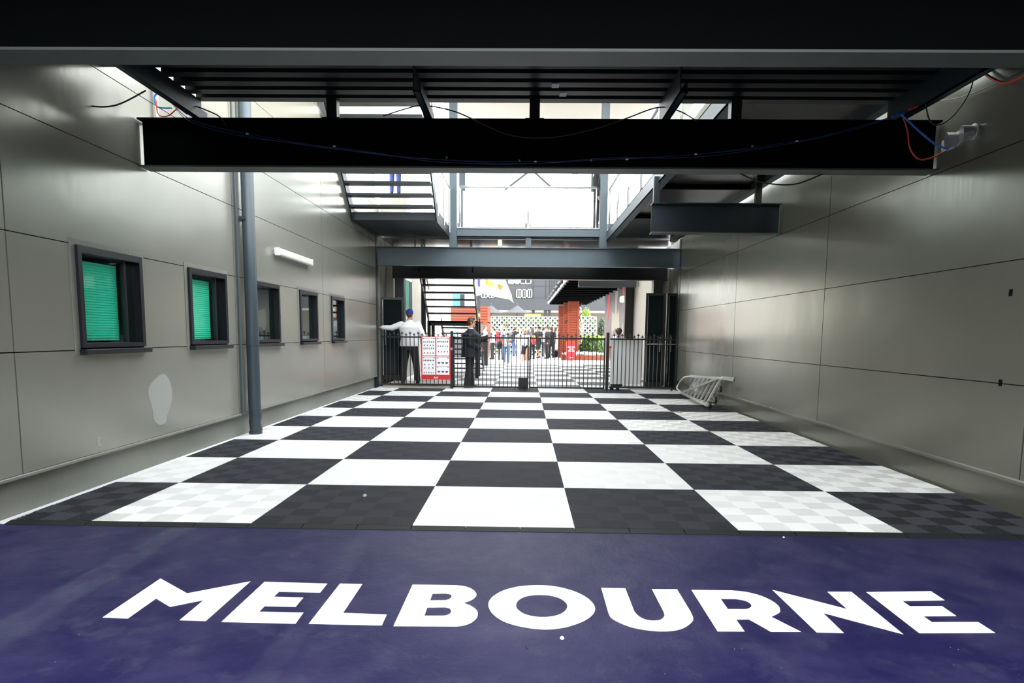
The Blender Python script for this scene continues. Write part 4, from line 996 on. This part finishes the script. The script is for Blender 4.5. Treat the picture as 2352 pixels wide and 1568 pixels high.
foliage('rock_column', (PY(1332, 740, 34).x, 34, 1.5), (.16, .2, 1.6), 500, .12, M['stone'], 'rough stone column just right of the timber pillars', 'column', None, 9)
# flag
r = empty('flag', (PY(1096, 640, 19).x, 19.0, 0), 'large white flag with orange bands and a purple edge hanging right of the far staircase', 'flag')
top = [(1104, 610), (1170, 600), (1186, 662)]; 
G = []; NU, NV = 16, 12
q00, q10, q11, q01 = (1098, 600), (1165, 618), (1186, 668), (1098, 670)
mb = MB(); vs = []
for i in range(NU + 1):
    for j in range(NV + 1):
        u, v_ = i / NU, j / NV
        x = (1 - u) * (1 - v_) * 1098 + u * (1 - v_) * 1150 + u * v_ * 1180 + (1 - u) * v_ * 1098
        yb = 672 + 18 * u; y_ = 585 + (yb - 585) * v_ + (1 - v_) * u * 30
        if u > .9 and v_ > .85: y_ += 6 * (u - .9) * 10
        p = PY(x, y_, 19) - Vector((r.location.x, 19, 0)); p.y += .12 * math.sin(u * 9 + v_ * 3)
        vs.append(p)
idx = lambda i, j: i * (NV + 1) + j
for i in range(NU):
    for j in range(NV):
        mi = 1 if (j in (7, 8) and 3 < i + j < 20 and i > 3 and i not in (8, 9)) else (2 if i == 0 and j < 10 else 0)
        mb.add([], []); mb.f.append((idx(i, j), idx(i + 1, j), idx(i + 1, j + 1), idx(i, j + 1))); mb.m.append(mi)
mb.v = [tuple(p) for p in vs]
mb.build('cloth', [M['flagw'], M['orange'], M['purple']], r, smooth=True)
MB().tube([(-.03, 0, 0), (-.03, 0, 4.6)], .03, 10).build('pole', M['alu'], r)

# ================================================================= PEOPLE
CL = {}
def cloth(key, col, rough=.75):
    if key not in CL: CL[key] = mat('cloth_' + key, col, rough=rough, noise=.08, nscale=12)
    return CL[key]
SKIN = mat('skin', (.52, .27, .19), rough=.55); SKIN2 = mat('skin_tanned', (.40, .19, .12), rough=.55)
HAIRS = {'brown': mat('brown_hair', (.06, .03, .018), rough=.5), 'dark': mat('dark_hair', (.015, .010, .008), rough=.45), 'blond': mat('blond_hair', (.50, .34, .16), rough=.5), 'grey': mat('grey_hair', (.35, .32, .29), rough=.5), 'red': mat('auburn_hair', (.10, .035, .012), rough=.5)}
def person(name_loc, H, heading, label, top=('white', 'shirt'), bottom=('black', 'trousers'), shoes='black', hair=('brown', 'short'), arms=None, legs=None,
           cap=None, glasses=False, vox=.012, build_=1.0, bend=0.0, extras=(), skin=None, zbase=0.0, group=None, legs_only=False, nohead=False):
    s = H / 1.80; x0, y0 = name_loc
    r = empty('person', (x0, y0, zbase), label, 'person', group, rz=heading); r.scale = (s, s, s)
    sk = skin or SKIN
    A = dict(lsh=(.185, .01, 1.445), lel=(.235, .03, 1.16), lwr=(.225, -.04, .92), rsh=(-.185, .01, 1.445), rel=(-.235, .03, 1.16), rwr=(-.225, -.04, .92))
    if arms: A.update(arms)
    G = dict(lh=(.085, 0, .92), lk=(.095, -.01, .50), la=(.10, .02, .09), rh=(-.085, 0, .92), rk=(-.095, -.01, .50), ra=(-.10, .02, .09))
    if legs: G.update(legs)
    V = Vector; w_ = build_
    def bl(z): return -bend * max(0, z - .95)      # forward lean
    def sh(v): return V((v[0], v[1] + bl(v[2]), v[2]))
    hc = V((0, bl(1.68) - .005, 1.675))
    # ---- body: one continuous surface
    mb = MB()
    mb.loft([(z, 0, cy + bl(z), rx, ry) for z, cy, rx, ry in ((.84, 0, .12, .09), (.90, 0, .155, .105), (.97, 0, .16, .11), (1.08, 0, .135 * w_, .095), (1.22, 0, .15, .10), (1.36, 0, .175, .11), (1.44, .0, .165, .09), (1.49, .0, .09, .065), (1.53, -.0, .056, .056), (1.60, -.005, .054, .056))])
    for p in ('l', 'r'):
        mb.capsule(sh(A[p + 'sh']), sh(A[p + 'el']), .052, .040); mb.capsule(sh(A[p + 'el']), sh(A[p + 'wr']), .040, .026)
        mb.capsule(G[p + 'h'], G[p + 'k'], .085, .055); mb.capsule(G[p + 'k'], G[p + 'a'], .054, .036)
        a = V(G[p + 'a']); mb.capsule(a + V((0, .02, -.045)), a + V((0, -.13, -.06)), .038, .028)
        # hand: palm, four fingers, thumb off the side of the palm
        wv = sh(A[p + 'wr']); d = (wv - sh(A[p + 'el'])).normalized(); side = V((0, -1, 0)) if abs(d.y) < .8 else V((0, 0, 1))
        side = (side - d * side.dot(d)).normalized(); nrm = d.cross(side)
        pc = wv + d * .055; mb.capsule(wv, pc - side * .015, .022, .024); mb.capsule(wv + d * .02, pc + side * .018, .022, .02)
        for k, ln in enumerate((.062, .075, .070, .052)):
            b0 = pc + side * (.028 - .019 * k) + d * .012; k1 = b0 + d * ln * .55; k2 = k1 + (d * .8 + nrm * (.5 if p == 'l' else -.5)).normalized() * ln * .5
            mb.capsule(b0, k1, .0095, .009, 8); mb.capsule(k1, k2, .009, .008, 8)
        t0 = wv + d * .025 + side * .026; mb.capsule(t0, t0 + (d + side * .8).normalized() * .05, .011, .009, 8)
    if not nohead:
        mb.ell(hc + V((0, .01, .02)), (.076, .092, .098)); mb.ell(hc + V((0, -.03, -.06)), (.052, .056, .058)); mb.ell(hc + V((0, -.085, -.075)), (.024, .018, .018))
        mb.capsule(hc + V((0, -.085, .01)), hc + V((0, -.104, -.022)), .010, .014, 8)
        mb.ell(hc + V((0, -.083, -.050)), (.024, .010, .010))
        for x in (-.077, .077): mb.ell(hc + V((x, .012, -.01)), (.010, .018, .030))
    mb.build('body', sk, r, smooth=True, remesh=vox)
    if not nohead:
        e = MB()
        for x in (-.030, .030): e.ell(hc + V((x, -.080, .012)), (.012, .008, .007), 8, 6)
        e.build('eyes', M['ink'], r)
        if glasses:
            e = MB()
            for x in (-.032, .032): e.ell(hc + V((x, -.088, .012)), (.026, .010, .020), 10, 6)
            e.bar(hc + V((-.078, -.0, .016)), hc + V((-.05, -.085, .016)), .005, .008); e.bar(hc + V((.078, 0, .016)), hc + V((.05, -.085, .016)), .005, .008); e.bar(hc + V((-.01, -.095, .018)), hc + V((.01, -.095, .018)), .005, .006)
            e.build('sunglasses', M['black'], r)
        if hair:
            hm = HAIRS[hair[0]]; h = MB()
            h.ell(hc + V((0, .022, .042)), (.084, .094, .090)); h.ell(hc + V((0, .055, -.005)), (.074, .058, .080))
            h.ell(hc + V((0, -.045, .095)), (.055, .045, .030))
            for x in (-.07, .07): h.ell(hc + V((x, .0, .022)), (.016, .045, .035))
            if hair[1] == 'long':
                h.capsule(hc + V((0, .06, 0)), hc + V((0, .075, -.20)), .075, .06); h.capsule(hc + V((.065, .02, 0)), hc + V((.075, .02, -.17)), .03, .03); h.capsule(hc + V((-.065, .02, 0)), hc + V((-.075, .02, -.17)), .03, .03)
            if hair[1] == 'bun': h.ell(hc + V((0, .04, .14)), (.045, .045, .045))
            if hair[1] == 'curly':
                rr = random.Random(3)
                for q in range(30):
                    d = V((rr.gauss(0, 1), rr.gauss(0, 1) + .5, abs(rr.gauss(0, 1)) + .1)).normalized(); h.ell(hc + V((0, .015, .03)) + V((d.x * .085, d.y * .095, d.z * .095)), (.028, .028, .028), 8, 6)
            h.build('hair', hm, r, smooth=True, remesh=min(vox, .010))
        if cap:
            cm_ = cloth(*cap); c = MB(); c.ell(hc + V((0, .014, .046)), (.092, .106, .084)); c.ell(hc + V((0, -.11, .045)), (.066, .065, .010)); c.build('cap', cm_, r, smooth=True, remesh=.010)
    # ---- clothes
    tk, tt = top[0], top[1]
    tm = CL[tk] if tk in CL else cloth(tk, TC[tk]); e = .016 if tt != 'jacket' else .026
    lo = {'shirt': .90, 'jacket': .80, 'polo': .90, 'coat': .55}[tt]
    mb = MB(); rings = []
    prof = ((.55, 0, .19, .15), (.72, 0, .18, .14), (.80, 0, .172, .125), (.90, 0, .165, .118), (.97, 0, .162, .115), (1.08, 0, .145, .105), (1.22, 0, .158, .108), (1.36, 0, .180, .115), (1.44, .0, .172, .095), (1.485, .0, .10, .075), (1.515, .0, .062, .064))
    for z, cy, rx, ry in prof:
        q = build_ if z < 1.40 else 1 + (build_ - 1) * .35
        if z > 1.45: q = 1.0
        if z >= lo: rings.append((z, 0, cy + bl(z) - (.02 * (q - 1) * 2 if z < 1.3 else 0), (rx + e) * (1 + (q - 1) * .75), (ry + e) * q))
    mb.loft(rings, 20)
    for p in ('l', 'r'):
        S, E_, W_ = sh(A[p + 'sh']), sh(A[p + 'el']), sh(A[p + 'wr'])
        k = (.050 + e) * (1 + (build_ - 1) * .35)
        if tt == 'polo': mb.capsule(S, S.lerp(E_, .75), k + .004, k - .004)
        else: mb.capsule(S, E_, k + .002, k - .008); mb.capsule(E_, E_.lerp(W_, .93), k - .008, k - .024)
    mb.build({'shirt': 'shirt', 'jacket': 'jacket', 'polo': 'shirt', 'coat': 'coat'}[tt], tm, r, smooth=True, remesh=vox)
    if tt in ('shirt', 'jacket', 'polo') and not legs_only:
        c = MB(); c.tube([V((.062 * math.cos(t), bl(1.51) + .064 * math.sin(t) * 1.05, 1.517 + .012 * math.sin(t))) for t in [2 * PI * i / 16 for i in range(17)]], .014, 8)
        c.build('collar', cloth('white', TC['white']) if tt == 'jacket' else tm, r, smooth=True)
    if len(top) > 2:   # open front showing shirt
        f = MB(); f.loft([(.93, 0, -.085 + bl(.93), .07, .062), (1.1, 0, -.08 + bl(1.1), .07, .062), (1.3, 0, -.082 + bl(1.3), .062, .066), (1.42, 0, -.06 + bl(1.42), .05, .058), (1.49, 0, -.03 + bl(1.49), .035, .04)]); f.build('shirt_front', cloth(top[2], TC[top[2]]), r, smooth=True)
    lw_ = 1 + max(0, build_ - 1) * .45
    bk, bt = bottom; bm_ = cloth(bk, TC[bk]); mb = MB()
    if bt in ('trousers', 'shorts'):
        mb.loft([(z, 0, 0, rx * lw_, ry * lw_) for z, rx, ry in ((.80, .165, .11), (.90, .175, .122), (.98, .168, .12), (1.02, .150, .108))], 20)
        for p in ('l', 'r'):
            h_, k_, a_ = V(G[p + 'h']), V(G[p + 'k']), V(G[p + 'a'])
            if bt == 'trousers': mb.capsule(h_, k_, .098 * lw_, .072 * lw_); mb.capsule(k_, k_.lerp(a_, .98), .071 * lw_, .058 * lw_)
            else: mb.capsule(h_, h_.lerp(k_, .92), .10, .086)
        mb.build(bt, bm_, r, smooth=True, remesh=vox)
        if tt == 'shirt': MB().tube([V((.165 * math.cos(t), .118 * math.sin(t), 1.0)) for t in [2 * PI * i / 20 for i in range(21)]], .016, 6).build('belt', M['ink'], r)
    else:
        mb.loft([(.52, 0, -.01, .20, .15), (.7, 0, 0, .19, .14), (.9, 0, 0, .178, .125), (1.02, 0, 0, .15, .11)], 20); mb.build('skirt', bm_, r, smooth=True)
    sm_ = cloth(shoes, TC[shoes])
    for p in ('l', 'r'):
        mb = MB(); a = V(G[p + 'a']); mb.capsule(a + V((0, .035, -.045)), a + V((0, -.13, -.052)), .045, .038); mb.box(a + V((-.04, -.17, -.09)), a + V((.04, .075, -.075)))
        mb.build('shoe', sm_, r, smooth=True, remesh=min(vox, .012))
    for nm, m_, fn in extras:
        q = MB(); fn(q); q.build(nm, m_, r, smooth=True)
    return r
TC = {'white': (.80, .80, .82), 'offwhite': (.72, .70, .66), 'black': (.010, .010, .012), 'navy': (.005, .007, .017), 'blue': (.10, .16, .28), 'denim': (.06, .12, .30), 'grey': (.25, .26, .26), 'lightgrey': (.50, .51, .54),
      'red': (.75, .02, .03), 'tan': (.45, .20, .08), 'pink': (.75, .60, .60), 'brown': (.12, .05, .03), 'royal': (.010, .025, .30), 'workblue': (.02, .035, .14), 'dgrey': (.05, .05, .055)}
for k_, c_ in TC.items(): cloth(k_, c_)
def feet(px, py): v = PZ(px, py); return v
# man in white shirt leaning on the fence
v = PY(942, 878, 12.02)
def lany(m): m.tube([Vector((.066 * math.cos(t), .066 * math.sin(t), 1.535)) for t in [2 * PI * i / 16 for i in range(17)]], .010, 8)
person((v.x, 12.02), 1.95, PI, 'man in white shirt and blue cap seen from behind, arm stretched to the post', ('white', 'shirt'), ('black', 'trousers'), 'black', ('brown', 'short'),
       arms=dict(rsh=(.20, .0, 1.43), rel=(.45, -.03, 1.36), rwr=(.66, -.10, 1.345), lsh=(-.20, 0, 1.44), lel=(-.31, -.08, 1.17), lwr=(-.22, -.30, 1.10)) if False else dict(lsh=(.20, .0, 1.43), lel=(.44, .0, 1.34), lwr=(.67, -.02, 1.35), rsh=(-.20, 0, 1.44), rel=(-.32, -.02, 1.15), rwr=(-.26, -.22, 1.03)),
       legs=dict(lh=(.09, 0, .92), lk=(.14, .0, .50), la=(.17, .02, .09), rh=(-.09, 0, .92), rk=(-.15, .0, .5), ra=(-.19, .02, .09)),
       cap=('royal', TC['royal']), vox=.009, build_=1.5, extras=(('lanyard', M['red'], lany), ('sleeve_badge', M['red'], lambda m: m.ell(Vector((-.262, .03, 1.34)), (.012, .03, .035)))), zbase=.115)
# security man in navy
v = PZ(1083, 889)
person((v.x - .02, 12.02), 1.86, math.radians(95), 'heavy man in navy suit with short brown hair standing sideways just behind the gate', ('navy', 'jacket'), ('black', 'trousers'), 'black', ('brown', 'short'),
       arms=dict(lsh=(.19, .02, 1.42), lel=(.25, -.06, 1.16), lwr=(.20, -.42, 1.29), rsh=(-.19, .02, 1.42), rel=(-.26, .0, 1.14), rwr=(-.22, -.22, 1.02)),
       legs=dict(lk=(.095, .0, .5), la=(.10, -.03, .09), rk=(-.095, .02, .5), ra=(-.11, .08, .09)), vox=.009, build_=1.75, bend=.05)
# courtyard crowd: (px, feet py, head py, heading, ...)
def crowd(px, fpy, hpy, head, label, Y=None, **k):
    v = PZ(px, fpy) if Y is None else PY(px, fpy, Y)
    h = PY(px, hpy, v.y).z; h = min(max(h, 1.60), 1.93)
    return person((v.x, v.y), h, math.radians(head), label, **k)
walk = dict(lk=(.09, -.14, .52), la=(.09, -.16, .09), rk=(-.09, -.02, .50), ra=(-.10, .22, .11))
crowd(1163, 836, 746, 0, 'man in grey blazer, blue trousers and sunglasses walking toward the gate', top=('grey', 'jacket', 'white'), bottom=('blue', 'trousers'), shoes='tan', hair=('brown', 'short'), glasses=True, legs=walk,
      arms=dict(lel=(.27, .02, 1.17), lwr=(.16, -.20, 1.10), rel=(-.27, .04, 1.16), rwr=(-.30, -.04, .90)), extras=(('lanyard', M['ink'], lambda m: m.box((-.012, -.165, 1.02), (.012, -.155, 1.12)).bar((-.05, -.13, 1.45), (0, -.16, 1.12), .008, .006).bar((.05, -.13, 1.45), (0, -.16, 1.12), .008, .006)), ('pocket_square', M['red'], lambda m: m.ell((.11, -.135, 1.33), (.03, .012, .025)))))
crowd(1205, 836, 756, 0, 'woman in white jacket and black skirt with sunglasses walking beside the man in the blazer', top=('offwhite', 'jacket', 'white'), bottom=('black', 'skirt'), shoes='white', hair=('blond', 'long'), glasses=True, legs=walk, build_=.85,
      arms=dict(lel=(.22, .02, 1.17), lwr=(.20, -.10, .95), rel=(-.24, .04, 1.16), rwr=(-.24, -.14, .96)))
crowd(1194, 829, 754, 5, 'older woman in long white coat just left of the woman in the black skirt', top=('white', 'coat', 'white'), bottom=('white', 'trousers'), shoes='white', hair=('blond', 'short'), build_=.9)
crowd(1131, 821, 749, -70, 'man in white shirt and black trousers standing in profile before the timber kiosk', Y=31.3, top=('white', 'shirt'), bottom=('black', 'trousers'), hair=('brown', 'short'),
      arms=dict(lel=(.20, -.06, 1.17), lwr=(.15, -.28, 1.22)))
crowd(1114, 826, 746, 100, 'man in white shirt half hidden behind the staircase post', top=('white', 'shirt'), bottom=('dgrey', 'trousers'), hair=('brown', 'short'))
crowd(1150, 826, 749, 20, 'person in red jacket behind the man in the grey blazer', top=('red', 'jacket'), bottom=('dgrey', 'trousers'), hair=('grey', 'short'))
crowd(1183, 818, 749, 165, 'man in black polo and jeans seen from behind at the planter wall', top=('black', 'polo'), bottom=('denim', 'trousers'), hair=('brown', 'short'))
crowd(1211, 824, 751, -20, 'person in white cap with hands raised to the face behind the two women', Y=30.2, top=('dgrey', 'jacket'), bottom=('brown', 'trousers'), hair=('brown', 'short'), cap=('white', TC['white']),
      arms=dict(lel=(.25, -.12, 1.28), lwr=(.08, -.18, 1.60), rel=(-.25, -.12, 1.28), rwr=(-.08, -.18, 1.60)))
crowd(1222, 822, 752, 200, 'person wearing a red and yellow backpack, seen from behind', Y=32.4, top=('black', 'jacket'), bottom=('black', 'trousers'), hair=('brown', 'long'), extras=(('backpack', M['red'], lambda m: m.ell((0, .20, 1.12), (.16, .12, .30))), ('yellow_stripe', M['orange'], lambda m: m.ell((.02, .30, 1.25), (.08, .04, .12)))))
crowd(1237, 822, 749, -40, 'man in black cap, black shirt and shorts looking at his phone', Y=33.9, top=('black', 'polo'), bottom=('black', 'shorts'), hair=('dark', 'short'), cap=('black', TC['black']), legs=walk,
      arms=dict(lel=(.24, -.06, 1.17), lwr=(.08, -.28, 1.22), rel=(-.24, -.06, 1.17), rwr=(-.06, -.26, 1.20)), extras=(('phone', M['purple'], lambda m: m.box((-.04, -.36, 1.20), (.04, -.35, 1.32))),))
crowd(1248, 822, 750, 150, 'person in pale grey top behind the man in the black suit', Y=36.4, top=('lightgrey', 'polo'), bottom=('dgrey', 'trousers'), hair=('dark', 'short'), legs=walk)
crowd(1256, 821, 746, -75, 'tall man in black suit with open collar in profile', Y=33.2, top=('black', 'jacket'), bottom=('black', 'trousers'), hair=('dark', 'short'))
crowd(1266, 820, 749, 165, 'person in black shirt with a small red logo on the back', Y=34.6, top=('black', 'polo'), bottom=('black', 'trousers'), hair=('brown', 'short'), extras=(('back_logo', M['red'], lambda m: m.box((-.08, .125, 1.30), (.08, .14, 1.36))),))
crowd(1277, 818, 747, 85, 'person in grey shirt and white shorts leaning in to greet a friend', Y=35.6, top=('lightgrey', 'polo'), bottom=('white', 'shorts'), shoes='white', hair=('brown', 'long'), arms=dict(lel=(.20, -.16, 1.36), lwr=(.05, -.36, 1.46), rel=(-.2, -.1, 1.3), rwr=(-.1, -.32, 1.40)))
crowd(1289, 818, 747, -90, 'man in dark grey shirt and shorts hugging the person in white shorts', Y=35.6, top=('grey', 'polo'), bottom=('lightgrey', 'shorts'), shoes='white', hair=('dark', 'short'), arms=dict(lel=(.2, -.1, 1.3), lwr=(.1, -.3, 1.42)))
crowd(1296, 817, 751, 60, 'person in dark clothes with a bare arm standing by the middle timber pillar', top=('dgrey', 'polo'), bottom=('black', 'trousers'), hair=('dark', 'short'))
single('backpack', MB().ell((PZ(1273, 819).x, 35.2, .24), (.24, .16, .24)).ell((PZ(1273, 819).x, 35.05, .16), (.16, .08, .12)), cloth('navy', TC['navy']), 'dark backpack standing on the ground in front of the hugging pair', 'backpack', smooth=True)
v = PY(1146, 790, 25.5)
single('shoulder_bag', MB().ell((v.x, 25.5, v.z - .05), (.17, .09, .22)).tube(cm_path([(v.x - .1, 25.5, v.z + .1), (v.x, 25.5, v.z + .42), (v.x + .1, 25.5, v.z + .1)], 6), .012, 6), M['black'], 'black bag carried at the side of the man in the grey blazer', 'bag', smooth=True)
# person behind the white board: head and shoulders show
v = PY(1421, 860, 12.25)
person((v.x, 12.45), 1.62, math.radians(170), 'person with curly brown hair bent down behind the white board, only the head showing', ('lightgrey', 'polo'), ('black', 'trousers'), 'black', ('red', 'curly'), bend=.25)
# people upstairs
v = PY(908, 455, 13.2)
person((PY(908, 430, 13.2).x, 13.2), 1.78, PI, 'person in work-blue trousers standing on the upper landing behind the stair treads', ('workblue', 'jacket'), ('workblue', 'trousers'), 'black', ('brown', 'short'), zbase=5.2)
single('step_platform', MB().box((PY(908, 430, 13.2).x - .35, 12.9, 4.14), (PY(908, 430, 13.2).x + .35, 13.6, 5.19)), M['cream'], 'beige block seen between the stair treads under the person in blue trousers', 'platform')
person((PY(1320, 430, 12.6).x, 12.6), 1.80, PI, 'person in white shirt seen from behind on the balcony', ('white', 'shirt'), ('black', 'trousers'), 'black', ('red', 'short'), zbase=4.14)
person((PY(1372, 430, 12.4).x, 12.4), 1.74, math.radians(80), 'woman in dark top with long fair hair at the right end of the balcony', ('black', 'jacket'), ('black', 'trousers'), 'black', ('blond', 'long'), zbase=4.14)
